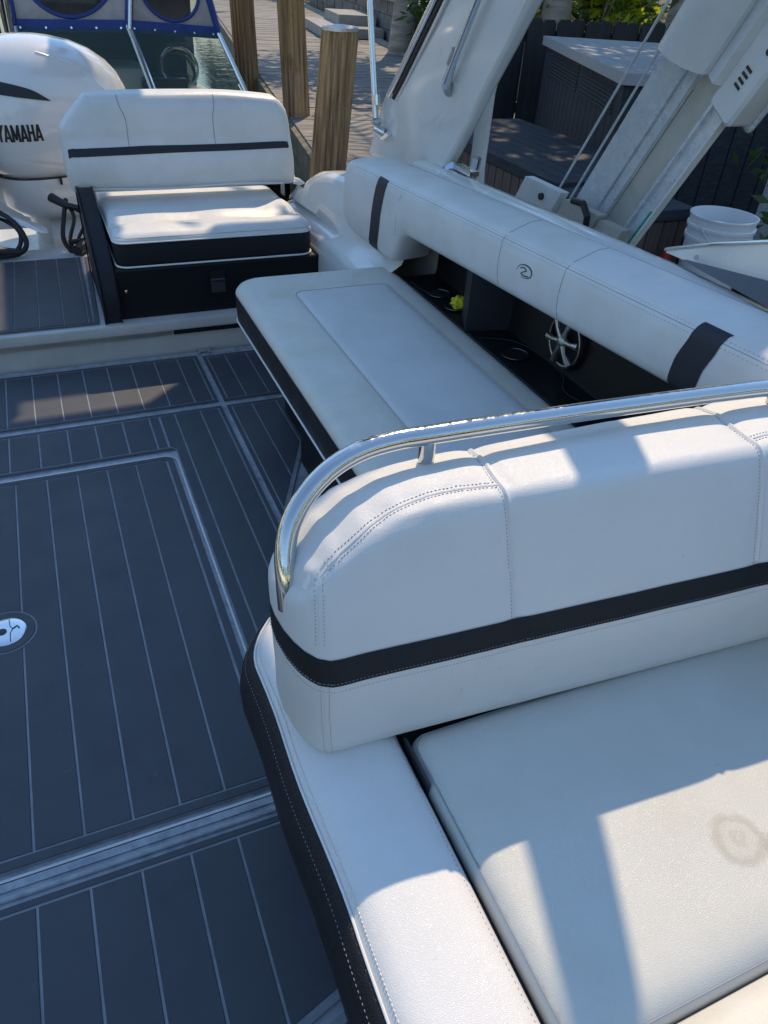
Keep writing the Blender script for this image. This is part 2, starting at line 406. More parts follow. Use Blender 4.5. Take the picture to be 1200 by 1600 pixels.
# retaining wall, kerb, planting
m = MB()
def band(mb, s0, s1, t0, t1, z0, z1):
    return mb.add([dk(s0, t0, z0), dk(s0, t1, z0), dk(s1, t1, z0), dk(s1, t0, z0), dk(s0, t0, z1), dk(s0, t1, z1), dk(s1, t1, z1), dk(s1, t0, z1)],
          [(3, 2, 1, 0), (4, 5, 6, 7), (0, 1, 5, 4), (1, 2, 6, 5), (2, 3, 7, 6), (3, 0, 4, 7)])
wl = thing('retaining_wall', dk(9, 2.6, .26), 'grey block retaining wall with pale cap stones behind the dock', 'wall')
random.seed(5); s = 7.0; m = MB(); cs = MB()
while s < 22:
    for r_ in range(3):
        L = .42; off = .21*(r_ % 2)
        band(m, s+off+.006, s+off+L-.006, 2.62+random.uniform(0, .02), 3.0, .262+r_*.2, .262+r_*.2+.192)
    s += .42
band(m, 7, 22, 2.66, 2.98, .26, .845)
m.build('blocks', 'stone', wl, smooth=False)
s = 7.0
while s < 22:
    band(cs, s, s+.59, 2.56, 3.05, .87, .93); s += .6
cs.build('cap_stones', 'concrete', wl, smooth=False)
kb = band(MB(), 5.5, 24, 2.36, 2.50, .2, .335).build('kerb', 'concrete'); prop(kb, 'low concrete kerb between the dock boards and the block wall', 'kerb')
st = thing('garden_steps', dk(15, 2.2, .3), 'pale wide steps beside the far end of the dock', 'steps')
m = MB(); band(m, 13.6, 15.6, 1.5, 2.56, .31, .45); band(m, 14.2, 15.6, 1.9, 2.56, .451, .60); m.build('tread', 'concrete', st, smooth=False)
# hose on wall
hz = MB(); hz.tube([Vector(dk(8.9+.55*math.sin(t*.9), 2.56-.02*math.cos(t*3), .72-.07*t+.16*math.sin(t*2.2))) for t in [k*.12 for k in range(38)]], .012, 6)
prop(hz.build('garden_hose', 'rubber'), 'black hose looped against the block wall behind the capped piling', 'hose')

def leaves(mb, c, rad, n, size, rng, shell=.35):
    cl = [Vector((rng.gauss(0, .42), rng.gauss(0, .42), rng.gauss(0, .38))) for _ in range(16)]
    for _ in range(n):
        q = rng.choice(cl); v = q+Vector((rng.gauss(0, .2), rng.gauss(0, .2), rng.gauss(0, .18)))
        p = Vector(c)+Vector((v.x*rad[0], v.y*rad[1], v.z*rad[2]))
        a = Vector((rng.gauss(0, 1), rng.gauss(0, 1), rng.gauss(0, .6))).normalized(); b = a.cross(Vector((rng.gauss(0, 1), rng.gauss(0, 1), rng.gauss(0, 1)))).normalized()
        L = size*rng.uniform(.6, 1.4); W = L*.34
        mb.add([p-a*L*.5, p+b*W*.5+a*L*.05, p+a*L*.5, p-b*W*.5+a*L*.05], [(0, 1, 2, 3)])
def bush(c, rad, n, size, seed, label, m='leaf', name='bush', cat='bush', group=None):
    rng = random.Random(seed); t = thing(name, (c[0], c[1], .26), label, cat, group)
    mb = MB(); leaves(mb, c, rad, n, size, rng); mb.build('foliage', m, t, smooth=False)
    mb = MB()
    for k in range(5):
        a = rng.uniform(0, 6.28); tip = (c[0]+math.cos(a)*rad[0]*.5, c[1]+math.sin(a)*rad[1]*.5, c[2]+rad[2]*.2)
        mb.tube([(c[0]+math.cos(a)*.05, c[1]+math.sin(a)*.05, .2), ((c[0]+tip[0])/2, (c[1]+tip[1])/2, (.3+tip[2])*.45), tip], [.03, .02, .008], 6)
    mb.build('stem', 'trunk', t); return t
for i, (s_, t_, z_, lb) in enumerate([(8.6, 3.7, 1.15, 'dense dark green shrub overhanging the wall beside the white arch'), (11.2, 3.8, 1.2, 'green shrub behind the wall at the top centre'), (14.2, 4.1, 1.25, 'farthest green shrub behind the wall near the steps')]):
    p = dk(s_, t_, z_); bush(p, (1.35, 1.35, .62), 2600, .13, 20+i, lb, group='shrubs behind the retaining wall')

# ================================================================== COCKPIT FLOOR
fl = MB(); fl.box(-2.4, 1.35, -1.2, 3.18, -.05, 0)
struct(fl.build('floor', 'gutter', smooth=False), 'pale moulded cockpit floor showing as thin strips between the grey mats')
GX = [-1.08+.0992*k for k in range(0, 22)]
GX = [.0065+.0992*k for k in range(-11, 1)]+[.1057, .2055]
GH = [.016+.0972*k for k in range(-11, 2)]
def planks(mb, outer_rect, grooves, gap=.0054, border=.017, clips=(), z0=.0050, z1=.0080):
    x0, y0, x1, y1 = outer_rect
    xs = [x0+border]+[g for g in grooves if x0+border+.02 < g < x1-border-.02]+[x1-border]
    for a, b in zip(xs, xs[1:]):
        p = [(a+gap/2, y0+border+gap/2), (b-gap/2, y0+border+gap/2), (b-gap/2, y1-border-gap/2), (a+gap/2, y1-border-gap/2)]
        for c in clips: p = clip(p, *c)
        if len(p) > 2: mb.prism(p, z0, z1, .0011)
    for (p) in ([(x0, y0), (x1, y0), (x1-border, y0+border-gap/2), (x0+border, y0+border-gap/2)], [(x1, y0), (x1, y1), (x1-border+gap/2, y1-border), (x1-border+gap/2, y0+border)],
                [(x1, y1), (x0, y1), (x0+border, y1-border+gap/2), (x1-border, y1-border+gap/2)], [(x0, y1), (x0, y0), (x0+border-gap/2, y0+border), (x0+border-gap/2, y1-border)]):
        for c in clips: p = clip(p, *(c[0], c[1], c[2]+border))
        if len(p) > 2: mb.prism(p, z0, z1, .0011)
    return mb
def base(mb, poly, z=.0062): return mb.prism(poly, .0005, z)
def deckmat(label, rect, grooves, clips=(), group='grey grooved foam deck mats', extra=None):
    t = thing('deck_mat', (max(rect[0], -.3), rect[1], 0), label, 'deck mat', group)
    p = [(rect[0], rect[1]), (rect[2], rect[1]), (rect[2], rect[3]), (rect[0], rect[3])]
    for c in clips: p = clip(p, c[0], c[1], c[2]+.017)
    b = base(MB(), p)
    m = planks(MB(), rect, grooves, clips=clips)
    if extra: extra(m, b)
    b.build('groove_layer', 'groove', t); m.build('planking', 'mat', t, ang=25); return t
XL = -1.45
t = thing('deck_mat', (0, 2.4, 0), 'narrow cross mat just behind the big hatch, wrapping down its right side', 'deck mat', 'grey grooved foam deck mats')
b = base(MB(), [(XL, 2.382), (.266, 2.382), (.266, .95), (.4925, .95), (.4925, 2.648), (XL, 2.648)]); b.build('groove_layer', 'groove', t)
m = MB(); gg = [x for x in GX if x < .24]+[.243]
for p, q in zip(gg, gg[1:]): m.prism([(p+.0031, 2.402), (q-.0031, 2.402), (q-.0031, 2.628), (p+.0031, 2.628)], .005, .008, .0011)
for (p, q) in ((.2491, .3014), (.3076, .4009), (.4071, .4735)):
    y0 = .95; x0 = max(p, .268)
    m.prism([(x0, y0), (q, y0), (q, 2.628), (p, 2.628), (p, 2.402 if p < .26 else 2.3), (x0, 2.385 if p < .26 else 2.29)], .005, .008, .0)
m.prism([(.4797, .95), (.4925, .95), (.4925, 2.648), (.4797, 2.634)], .005, .008, .0011)
m.prism([(XL, 2.634), (.4797, 2.634), (.4925, 2.648), (XL, 2.648)], .005, .008, .0011)
m.prism([(XL, 2.382), (.262, 2.382), (.2459, 2.396), (XL, 2.396)], .005, .008, .0011)
m.build('planking', 'mat', t, ang=25)
deckmat('cross mat at the foot of the cream step, with the bright sun patch', (XL, 2.688, .4905, 3.128), [.0035+.0992*k for k in range(-12, 5)])
deckmat('small mat in the far corner under the end of the long bench', (.514, 2.686, .80, 3.112), [.6105, .7065])
deckmat('dark mat with a cut corner beside the base of the long bench', (.514, 1.2, .80, 2.645), [.6125, .7125], clips=[(.925, -.43, -.33)])
deckmat('mat in the bottom left corner in front of the hatch', (XL, .36, .232, .862), GH, clips=[(.30, -1, -.438)])
deckmat('sliver of mat at the bottom edge beyond the slanting seam', (XL, -.8, .232, .50), GH, clips=[(-.30, 1, .383)])
# hatch
ht = thing('deck_hatch', (-.4, 1.6, 0), 'large grey grooved deck hatch with rounded corners and a round chrome latch', 'hatch')
ho = rrect(XL, .934, .243, 2.334, [.02, .035, .035, .02])
MB().prism(ho, .0005, .0100, .001).build('groove_layer', 'groove', ht)
m = MB(); gi = .0054; bd = .026
hi = rrect(XL+bd, .934+bd, .243-bd, 2.334-bd, [.01, .014, .014, .01])
hb = inset(hi, -gi)
rings = [[(x, y, .0085) for x, y in ho], [(x, y, .0112) for x, y in inset(ho, .0006)], [(x, y, .012) for x, y in inset(ho, .0018)], [(x, y, .012) for x, y in hb], [(x, y, .0098) for x, y in hb]]
m.loft(rings, caps=False)
LX, LY = -.317, 1.612
xs = [XL+bd]+[g for g in GH if g > XL+.06]; xs = [x for x in xs if x < .243-bd-.03]+[.243-bd]
def circ_cut(poly, cx, cy, r):     # keep only the outside of a disc on straight planks
    return poly
for a, b in zip(xs, xs[1:]):
    segs = [(.934+bd, 2.334-bd)]
    m.prism([(a+gi/2, .934+bd), (b-gi/2, .934+bd), (b-gi/2, 2.334-bd), (a+gi/2, 2.334-bd)], .0095, .0120, .0011)
# raised ring round the latch
n = 48
def circ(r, z, cx=LX, cy=LY): return [(cx+math.cos(2*math.pi*k/n)*r, cy+math.sin(2*math.pi*k/n)*r, z) for k in range(n)]
m.loft([circ(.0735, .0122), circ(.0735, .0142), circ(.0725, .015), circ(.052, .015), circ(.0515, .0125)], caps=False)
m.build('planking', 'mat', ht, ang=25)
MB().loft([circ(.078, .0121), circ(.078, .0126), circ(.0735, .0127)], caps=False).build('latch_groove', 'groove', ht)
la = MB().loft([circ(.0515, .0118), circ(.0515, .0148), circ(.0495, .0158), circ(.030, .0166), circ(.004, .0168)]).build('latch', 'chrome_far', ht)
k_ = MB(); k_.loft([circ(.012, .0165, LX-.008), circ(.012, .0175, LX-.008), circ(.010, .0177, LX-.008)])
k_.tube([(LX+.012, LY-.042, .0165), (LX+.012, LY-.012, .0168), (LX+.018, LY+.004, .0168), (LX+.012, LY+.016, .0168), (LX+.010, LY+.042, .0165)], .0012, 6)
k_.tube([(LX+.018, LY+.004, .0168), (LX+.030, LY+.012, .0168), (LX+.034, LY+.002, .0168)], .0022, 6); k_.build('key_slot', 'ink', la)
# aluminium edge trims round the hatch
m = MB(); m.loft([[(x, y, z) for x, y in inset(ho, -d)] for (d, z) in ((.012, .001), (.012, .0045), (.018, .0045), (.018, .001))], caps=False)
m.build('edge_trim', 'alu', ht)

m = MB(); m.box(XL, .235, .897, .914, .0004, .0035); ch = m.build('gutter_strip', 'gutter', ht, smooth=False)
m = MB(); m.tube([(XL, .880, .004), (.21, .880, .004), (.235, .872, .004)], .0055, 8); m.build('drain_bead', 'gutter', ht)
# ------------------------------------------------------------------ step and walkway
stp = thing('transom_step', (0, 3.2, 0), 'cream moulded step up to the rear walkway with a metal strip on its face', 'step')
m = MB(); prof = [(3.196, -.02), (3.192, .06), (3.186, .088)]
for k in range(6): a = R(90*k/5); prof.append((3.178+.016-.016*math.cos(a)*1.0, .148+.014*math.sin(a)))
prof = [(3.196, -.02), (3.190, .088), (3.182, .09), (3.182, .118), (3.178, .120), (3.177, .148), (3.180, .157), (3.188, .161), (3.30, .162), (3.30, -.02)]
m.loft([[(x, y, z) for (y, z) in prof] for x in (-2.4, 1.35)], closed=True)
m.build('riser', 'cream', stp, ang=30)
m = MB(); m.box(-2.4, .405, 3.1785, 3.184, .094, .114); m.build('trim_strip', 'alu', stp, smooth=False)
m = MB(); m.box(.41, 1.3, 3.1785, 3.184, .094, .114); m.build('dark_trim_strip', 'blackpl', stp, smooth=False)
m = MB(); m.box(.502, .512, 3.135, 3.19, .003, .012); m.box(.55, .56, 3.135, 3.19, .003, .012); m.box(.512, .55, 3.16, 3.19, .003, .008); m.build('hinge_plate', 'chrome_far', stp, smooth=False)
struct(MB().box(-2.4, 1.2, 3.301, 4.16, -.02, .1615).build('deck', 'cream', smooth=False), 'cream rear deck under the walkway mat')
t = thing('deck_mat', (-.1, 3.5, .16), 'raised walkway mat between the step and the motors', 'deck mat', 'grey grooved foam deck mats')
base_ = MB().prism([(-1.6, 3.205), (.112, 3.205), (.150, 4.09), (-1.6, 4.09)], .162, .1655); base_.build('groove_layer', 'groove', t)
m = MB()
gx = [-1.6+.0975*k for k in range(0, 20)]; gx = [g+.012 for g in gx]
for a, b in zip(gx, gx[1:]):
    if b > .07: b = .088
    m.prism([(a+.0025, 3.225), (b-.0025, 3.225), (b-.0025+.02, 4.07), (a+.0035+.02, 4.07)], .1658, .1705, .0011)
    if b == .088: break
m.prism([(-1.6, 3.205), (.112, 3.205), (.112, 3.220), (-1.6, 3.220)], .1658, .1705, .0011)
m.prism([(.092, 3.2235), (.112, 3.2235), (.150, 4.07), (.128, 4.07)], .1658, .1705, .0011)
m.build('planking', 'mat', t, ang=25)

# ------------------------------------------------------------------ hull with coaming
hull = thing('motorboat', (1.0, 1.5, -.7), 'white moulded side and stern of the boat the seats stand in', 'boat')
def gz(y): return .905-.045*max(0, y-1.4)-.012*max(0, y-2.6)**2
m = MB(); rings = []
ys = [-1.0, 0, .6, 1.0, 1.5, 2.0, 2.4, 2.7, 2.85, 3.0]
for y in ys:
    z = gz(y)-.012
    rings.append([(1.46, y, .3), (1.435, y, z-.09), (1.43, y, z-.03), (1.44, y, z-.008), (1.47, y, z), (1.505, y, z-.004), (1.535, y, z-.022), (1.552, y, z-.055), (1.56, y, z-.16), (1.55, y, -.2), (1.50, y, -.9)])
m.loft(rings, caps=False, closed=False)
m.build('gunwale', 'gel', hull, ang=40)
# swooping stern corner
m = MB(); rings = []
for k in range(26):
    t = k/25; y = 2.69+1.27*t
    e = max(0, (t-.62)/.38); drop = 1-math.sqrt(max(0, 1-min(.999, e)**2))
    zt = .735-.10*t-.33*drop; xi = 1.30-.16*t+.10*drop
    prof = [(1.115-.02*t, .0), (1.115-.02*t, .36), (1.125-.02*t, .425), (1.15-.02*t, .45), (1.21-.03*t, .462), (xi-.03, .50-.02*t), (xi, .57-.03*t), (xi+.012, zt-.07), (xi+.03, zt-.03), (xi+.07, zt-.006), (xi+.12, zt), (1.50, zt-.01), (1.54, zt-.04), (1.56, zt-.14), (1.55, -.1), (1.50, -.9)]
    prof = [(px_, min(pz, zt-.001*(15-i)) if i > 3 else min(pz, zt-.08)) for i, (px_, pz) in enumerate(prof)]
    rings.append([(x, y, z) for x, z in prof])
m.loft(rings, caps=False, closed=False)
m.add([rings[-1][i] for i in range(16)]+[(1.1, 3.97, -.9)], [tuple(range(17))])
m.build('stern_quarter', 'gel', hull, ang=60)
# swim platform and transom
m = MB(); m.box(-2.4, 1.6, 4.161, 4.30, -.9, .15); m.build('transom', 'gel', hull, smooth=False)
m = MB(); m.prism(rrect(-2.4, 4.30, 1.5, 5.15, .06), -.12, .02, .01); m.build('swim_platform', 'gel', hull)
# black recessed side panel behind the bench
m = MB(); rings = []
for k in range(14):
    y = .35+2.33*k/13; zt = gz(y)-.10
    rings.append([(1.20, y, .36), (1.268, y, .44), (1.275, y, .452), (1.42, y, .455), (1.425, y, .47), (1.44, y, zt), (1.46, y, zt+.02)])
m.loft(rings, caps=False, closed=False); m.add([*rings[-1], (1.46, 2.682, .3)], [tuple(range(8))])
rec = m.build('recess_panel', 'blackpl', hull, ang=30)
m = MB(); m.prism([(1.27, 2.13), (1.445, 2.09), (1.445, 2.27), (1.33, 2.27)], .45, .72, .003); m.build('divider_post', 'greyblk', hull)
m = MB()
for pl in ([(1.282, 2.62, .457), (1.29, 2.50, .457), (1.40, 2.36, .457), (1.41, 2.30, .457)], [(1.285, 2.06, .457), (1.40, 1.98, .457), (1.415, 1.75, .457), (1.35, 1.62, .457), (1.41, 1.45, .457)]):
    m.tube(crv([(x, y, z+.001) for x, y, z in pl], .02), .0016, 6)
m.build('seam', 'greyblk', rec)
def ringz(mb, cx, cy, z, r, t, rx=1.0):
    n = 40; mb.tube([(cx+math.cos(2*math.pi*k/n)*r*rx, cy+math.sin(2*math.pi*k/n)*r, z) for k in range(n+1)], t, 8, caps=False)
for (cx, cy, r) in ((1.332, 2.465, .043), (1.328, 2.325, .036), (1.338, 1.905, .045)):
    m = MB(); n = 32
    m.loft([[(cx+math.cos(2*math.pi*k/n)*q, cy+math.sin(2*math.pi*k/n)*q, z) for k in range(n)] for (q, z) in ((r, .4585), (r-.004, .459), (r-.006, .4565), (r-.008, .4562))])
    ch = m.build('cup_holder', 'rubber', hull)
    m = MB(); ringz(m, cx, cy, .460, r, .0016); m.build('rim', 'rim', ch)
m = MB(); rng = random.Random(4)
m2 = bmesh.new(); bmesh.ops.create_icosphere(m2, subdivisions=4, radius=1)
for v in m2.verts:
    p = v.co; k = 1+.16*math.sin(7*p.x+2)*math.sin(6*p.y)+.12*math.sin(11*p.z+4*p.x)+.08*math.sin(17*p.y-5*p.x)
    v.co = Vector((p.x*.030*k, p.y*.026*k, p.z*.024*k))
me = bpy.data.meshes.new('cloth'); m2.to_mesh(me); m2.free(); me.shade_smooth(); me.materials.append(M['yellow'])
o = bpy.data.objects.new('cloth', me); C.objects.link(o); o.location = (1.343, 2.318, .478); prop(o, 'crumpled yellow cloth stuffed into the middle cup holder', 'cloth')
# speaker with chrome spokes on the recess wall
sp = MB(); cx, cy, cz = 1.422, 1.755, .562
def fx(a, r, d=0): return (cx-d, cy+math.cos(a)*r, cz+math.sin(a)*r)
n = 40
spk = MB().loft([[fx(2*math.pi*k/n, r, d) for k in range(n)] for (r, d) in ((.090, -.02), (.090, .010), (.086, .016), (.078, .014), (.072, .004), (.03, .0), (.004, .0))]).build('speaker', 'rubber', hull)
m = MB()
for k in range(6):
    a = R(50+60*k)
    m.tube([fx(a, .012, .022), fx(a, .045, .026), fx(a, .078, .018)], [.010, .007, .013], 8)
m.loft([[fx(2*math.pi*k/20, r, d) for k in range(20)] for (r, d) in ((.019, .014), (.019, .028), (.014, .033), (.002, .035))])
m.tube([fx(2*math.pi*k/32, .079, .014) for k in range(33)], .0026, 6, caps=False)
m.build('spoke_grille', 'alu', spk)

# ------------------------------------------------------------------ side bolster
bol = thing('side_bolster', (1.3, 2.0, .7), 'long white padded side bolster with black stripes and a small emblem', 'bolster')
def zb(y): return .675+.068*(2.3-y)
def zt(y): return .838+.058*(2.35-y)
m = MB(); rings = []; N = 66
for k in range(N+1):
    y = .10+(3.27-.10)*k/N
    b = zb(y); t = zt(y); x0 = 1.20
    if y > 2.45:     # the aft end grows downwards
        q = min(1, (y-2.57)/.10) if y > 2.57 else 0; q = q*q*(3-2*q); b = b*(1-q)+(.520-.03*(y-2.7))*q
    e = max(0, (y-3.0)/.28); ed = 1-math.sqrt(max(0, 1-min(1, e)**2))
    b += .05*ed; t -= .035*ed; x0 = 1.20+.045*ed; xo = 1.435-.03*ed
    prof = [(x0+.16, b+.004), (x0+.06, b-.004), (x0+.024, b), (x0+.007, b+.014), (x0, b+.035), (x0-.001, b+.5*(t-b)), (x0+.005, t-.045), (x0+.011, t-.018), (x0+.026, t-.001), (x0+.06, t+.009), (x0+.13, t+.016), (xo-.045, t+.012), (xo-.012, t+.0), (xo, t-.02), (xo, t-.09)]
    rings.append([(x, y, z) for x, z in prof])
m.loft(rings, caps=True, closed=True)
pad = m.build('pad', 'vinyl_far', bol, ang=50)
T = bvh(pad)
st_ = MB()
def bolpt(y, u): # u 0 = bottom front .. 1 top stitch .. 2 outer
    b = zb(y); t = zt(y)
    if u <= 1: return (1.195+.03*max(0, u-.6)*2.5, y, b+.02+(t-b-.02)*u)
    return (1.23+(u-1)*.20, y, t+.02)
stitch(st_, T, [(1.215, y, zt(y)-.022) for y in (.2, .8, 1.4, 2.0, 2.6, 3.1)], .012, .007, .0014, .0008)
stitch(st_, T, [(1.222, y, zt(y)-.008) for y in (.2, .8, 1.4, 2.0, 2.6, 3.1)], .012, .007, .0014, .0008)
st_.build('stitching', 'thread_d', pad)
sm = MB()
pipe_on(sm, T, [(1.218, y, zt(y)-.015) for y in (.2, .8, 1.4, 2.0, 2.6, 3.1)], .0010, -.0003)
pipe_on(sm, T, [(1.42, y, zt(y)+.012) for y in (.2, .8, 1.4, 2.0, 2.6, 3.1)], .0016, -.0003)
for (ys_, yt_) in ((1.555, 1.60), (1.865, 1.945)):
    P = []
    for k in range(24):
        a = R(212-165*k/23); q = k/23; yy = ys_+(yt_-ys_)*q*.6+.10*max(0, q-.55)**1.0; cz_ = (zb(yy)+zt(yy))/2; dr = Vector((math.cos(a), 0, math.sin(a)))
        h, nn, i_, d_ = T.ray_cast(Vector((1.31, yy, cz_))+dr*.4, -dr)
        if h: P.append(h)
    sm.tube(P, .0013, 6)
pipe_on(sm, T, [(1.19, 2.62, .64), (1.19, 2.62, .74), (1.21, 2.60, zt(2.6)-.03)], .0011, -.0002)
pipe_on(sm, T, [(1.19, .80, .80), (1.19, .84, .88), (1.21, .86, .93)], .0011, -.0002)
sm.build('seam', 'thread_d', pad)
def stripe(pts_lo, wv, nm='black_stripe', m_='charcoal'):
    mb = MB(); ribbon_on(mb, T, pts_lo, wv, .0014, .012, 7); return mb.build(nm, m_, pad)
stripe([(1.24, 2.80, .50), (1.20, 2.79, .53), (1.19, 2.775, .62), (1.19, 2.76, .72), (1.20, 2.745, .775), (1.218, 2.74, .806)], (0, .090, 0))
stripe([(1.235, 1.125, .750), (1.205, 1.12, .77), (1.19, 1.115, .80), (1.19, 1.11, .84), (1.20, 1.10, .88), (1.222, 1.098, .905), (1.236, 1.096, .918)], (0, -.082, 0))
# emblem: an oval broken by a slanted stroke
em = MB(); ec = Vector((1.19, 1.735, .807))
def epl(u, v): return (1.19, ec.y-u, ec.z+v)
P = [];
for k in range(0, 33): a = R(200-360*k/36*.92); P.append(epl(math.cos(a)*.037+math.sin(a)*.006, math.sin(a)*.0185))
em.tube([p for p, n_ in snap(T, P, .0004)], [.0008+.0014*math.sin(math.pi*k/32)**2 for k in range(33)], 6)
P = crv([epl(-.022, .004), epl(-.006, .0095), epl(.009, .005), epl(-.004, -.002), epl(-.012, -.009), epl(.006, -.010), epl(.026, -.006)], .002)
em.tube([p for p, n_ in snap(T, P, .0004)], .0016, 6)
em.build('emblem', 'greyblk', pad)

# ------------------------------------------------------------------ long bench
bn = thing('bench_seat', (.9, 2.1, 0), 'long white bench cushion with black sides along the boat side', 'bench')
bo = rrect(.588, .98, 1.262, 2.80, [.05, .05, .06, .13], 8); bo = dens(bo, .06)
def bz(x, y, z): return z
m = MB(); pillow(m, bo, [(.03, .42), (.003, .440), (.0, .444), (.003, .452), (.012, .463), (.028, .470), (.07, .4745), (.14, .476), (.175, .474), (.19, .470)])
cu = m.build('cushion', 'vinyl_worn', bn, ang=60)
ins = dens(rrect(.785, 1.15, 1.155, 2.575, [.05, .03, .03, .035], 8), .06)
m = MB(); pillow(m, ins, [(-.008, .468), (0, .475), (.006, .4785), (.02, .4805), (.08, .4815), (.16, .4815)])
ip = m.build('inset_panel', 'vinyl_inset', cu, ang=60)
m = MB(); m.tube([(x, y, .4755) for x, y in inset(ins, -.003)]+[(*inset(ins, -.003)[0], .4755)], .0016, 6, caps=False); m.build('seam', 'thread_p', cu)
m = MB(); pillow(m, bo, [(.03, .325), (.010, .335), (.003, .345), (.0, .39), (.0005, .4435)])
m.build('side_band', 'black', bn, ang=60)
m = MB(); bq = inset(bo, .001); m.tube([(x, y, .3405) for x, y in bq]+[(*bq[0], .3405)], .0035, 8, caps=False); m.build('piping', 'piping', bn)
m = MB(); m.prism(dens(rrect(.725, 1.0, 1.26, 2.62, [.04, .02, .02, .10], 6), .1), .009, .326, .0)
m.prism(rrect(.672, 1.0, .80, 2.20, [.02, .02, .05, .05], 6), .009, .30)
m.build('base', 'blackpl', bn, ang=40)

# ------------------------------------------------------------------ aft seat
af = thing('rear_seat', (.65, 3.5, .16), 'rear folding seat with white back, black striped front and dark base', 'seat')
m = MB(); m.prism([(.209, 3.235), (1.36, 3.245), (1.20, 3.97), (.209, 3.97)], .164, .375, .006)
bs = m.build('base', 'blackpl', af)
m = MB(); m.loft([[(.63+math.cos(2*math.pi*k/12)*.0, 3.233, .3)]*12]*1, caps=False) if False else None
lt = MB(); lt.box(.600, .668, 3.228, 3.2345, .292, .345); ltc = lt.build('latch', 'ink', bs, smooth=False)
lt = MB(); lt.prism(rrect(.603, 3.219, .665, 3.233, .004), .252, .312, .004); lt.build('latch_flap', 'greyblk', ltc)
lt = MB(); lt.box(.607, .661, 3.2155, 3.2185, .302, .307); lt.build('latch_bar', 'chrome_far', ltc, smooth=False)
m = MB(); n = 14; m.loft([[(.243+math.cos(2*math.pi*k/n)*r, 3.2345-d, .285+math.sin(2*math.pi*k/n)*r) for k in range(n)] for (r, d) in ((.007, 0), (.007, .003), (.003, .0045))]); m.build('snap_button', 'chrome_far', bs)
ao = dens(rrect(.222, 3.245, 1.085, 3.975, [.05, .06, .03, .03], 6), .05)
m = MB(); pillow(m, ao, [(.02, .376), (.004, .384), (.0, .40), (.0, .45), (.002, .480)]); m.build('side_band', 'black', af, ang=60)
def az(x, y, z):
    if z < .496: return z
    d = (y-3.245)
    return z+.012*math.exp(-((d-.10)/.06)**2)-.014*math.exp(-((d-.215)/.035)**2)+.012*math.exp(-((d-.36)/.08)**2)+.003*math.sin(x*19)*math.exp(-((d-.2)/.15)**2)
m = MB(); nx, ny = 44, 40; oi = inset(ao, .0)
pillow(m, ao, [(.0025, .4802), (.004, .488), (.010, .4955)])
inn = inset(ao, .010)
# crown as a grid clipped to the rounded outline
def sdf_in(x, y, x0=.232, y0=3.255, x1=1.075, y1=3.965, r=.045):
    dx = max(x0+r-x, x-(x1-r), 0); dy = max(y0+r-y, y-(y1-r), 0)
    return r-math.hypot(dx, dy) if (dx > 0 or dy > 0) else min(x-x0, x1-x, y-y0, y1-y)
V = []; F = []
for j in range(ny+1):
    for i in range(nx+1):
        x = .232+.843*i/nx; y = 3.255+.71*j/ny
        # pull corner points onto the round
        dx = (x < .277)*(x-.277)+(x > 1.03)*(x-1.03); dy = (y < 3.30)*(y-3.30)+(y > 3.92)*(y-3.92); h = math.hypot(dx, dy)
        if h > .045: x -= dx*(1-.045/h); y -= dy*(1-.045/h)
        e = max(0, min(1, min(sdf_in(x, y), .03)/.03)); z = .4955+.013*math.sqrt(max(0, 1-(1-e)**2))
        V.append((x, y, az(x, y, z+.0005)))
for j in range(ny):
    for i in range(nx): a = j*(nx+1)+i; F.append((a, a+1, a+nx+2, a+nx+1))
m.add(V, F); m.build('cushion', 'vinyl_far', af, ang=70)
m = MB(); aq = inset(ao, -.0005)
m.tube([(x, y, .382) for x, y in aq]+[(*aq[0], .382)], .0042, 8, caps=False)
m.tube([(x, y, .4805) for x, y in aq]+[(*aq[0], .4805)], .003, 8, caps=False); m.build('piping', 'piping', af)
# side arm panel
m = MB(); prof = [(3.205, .164), (3.195, .26), (3.25, .36), (3.45, .47), (3.66, .555), (3.74, .575), (3.80, .57), (3.84, .54), (3.85, .164)]
pc = [(p.x, p.y) for p in crv([Vector((a, b, 0)) for a, b in prof[1:-1]], .03)]; pc = [prof[0]]+pc+[prof[-1]]
def side(x, d):
    c = inset([(a, b) for a, b in pc], d); return [(x, a, b) for a, b in c]
m.loft([side(.142, .008), side(.146, .0), side(.200, .0), side(.206, .008)]); m.build('side_panel', 'black', af, ang=50)
m = MB(); m.loft([[(x, a, b) for a, b in inset(pc, d)] for (x, d) in ((.141, -.001), (.138, .006), (.134, .006), (.134, -.001))], caps=False); m.build('side_panel_piping', 'charcoal', af)
# backrest
bk = [(.225, 0), (1.075, 0)]
out = [(.128, .0), (.112, .06), (.112, .22), (.118, .262), (.132, .282), (.225, .375), (.245, .388), (.27, .394), (.5, .402), (.84, .402), (1.060, .387), (1.105, .376), (1.137, .345), (1.156, .29), (1.172, .10), (1.170, .015), (1.15, .0)]
out = [(x, z*.985+.545) for x, z in out]; oc = crv([Vector((x, 0, z)) for x, z in out+[out[0]]], .03)[:-1]; oc = [(p.x, p.z) for p in oc]
ar = sum(oc[i][0]*oc[(i+1) % len(oc)][1]-oc[(i+1) % len(oc)][0]*oc[i][1] for i in range(len(oc)))
if ar < 0: oc = oc[::-1]
def by(z, d): return 3.775+.16*(z-.55)+d
oc = dens(oc, .02)
m = MB(); pillow(m, oc, [(.03, -.135), (.004, -.125), (.0, -.11), (.0, -.045), (.001, -.034), (.004, -.023), (.009, -.013), (.013, -.008), (.02, -.002), (.03, .003), (.05, .008), (.09, .012), (.16, .014)], h=.018)
def bfold(x, z): return .010*math.exp(-((z-.66)/.05)**2)-.005*math.exp(-((z-.765)/.02)**2)+.003*math.sin(x*11+z*9)
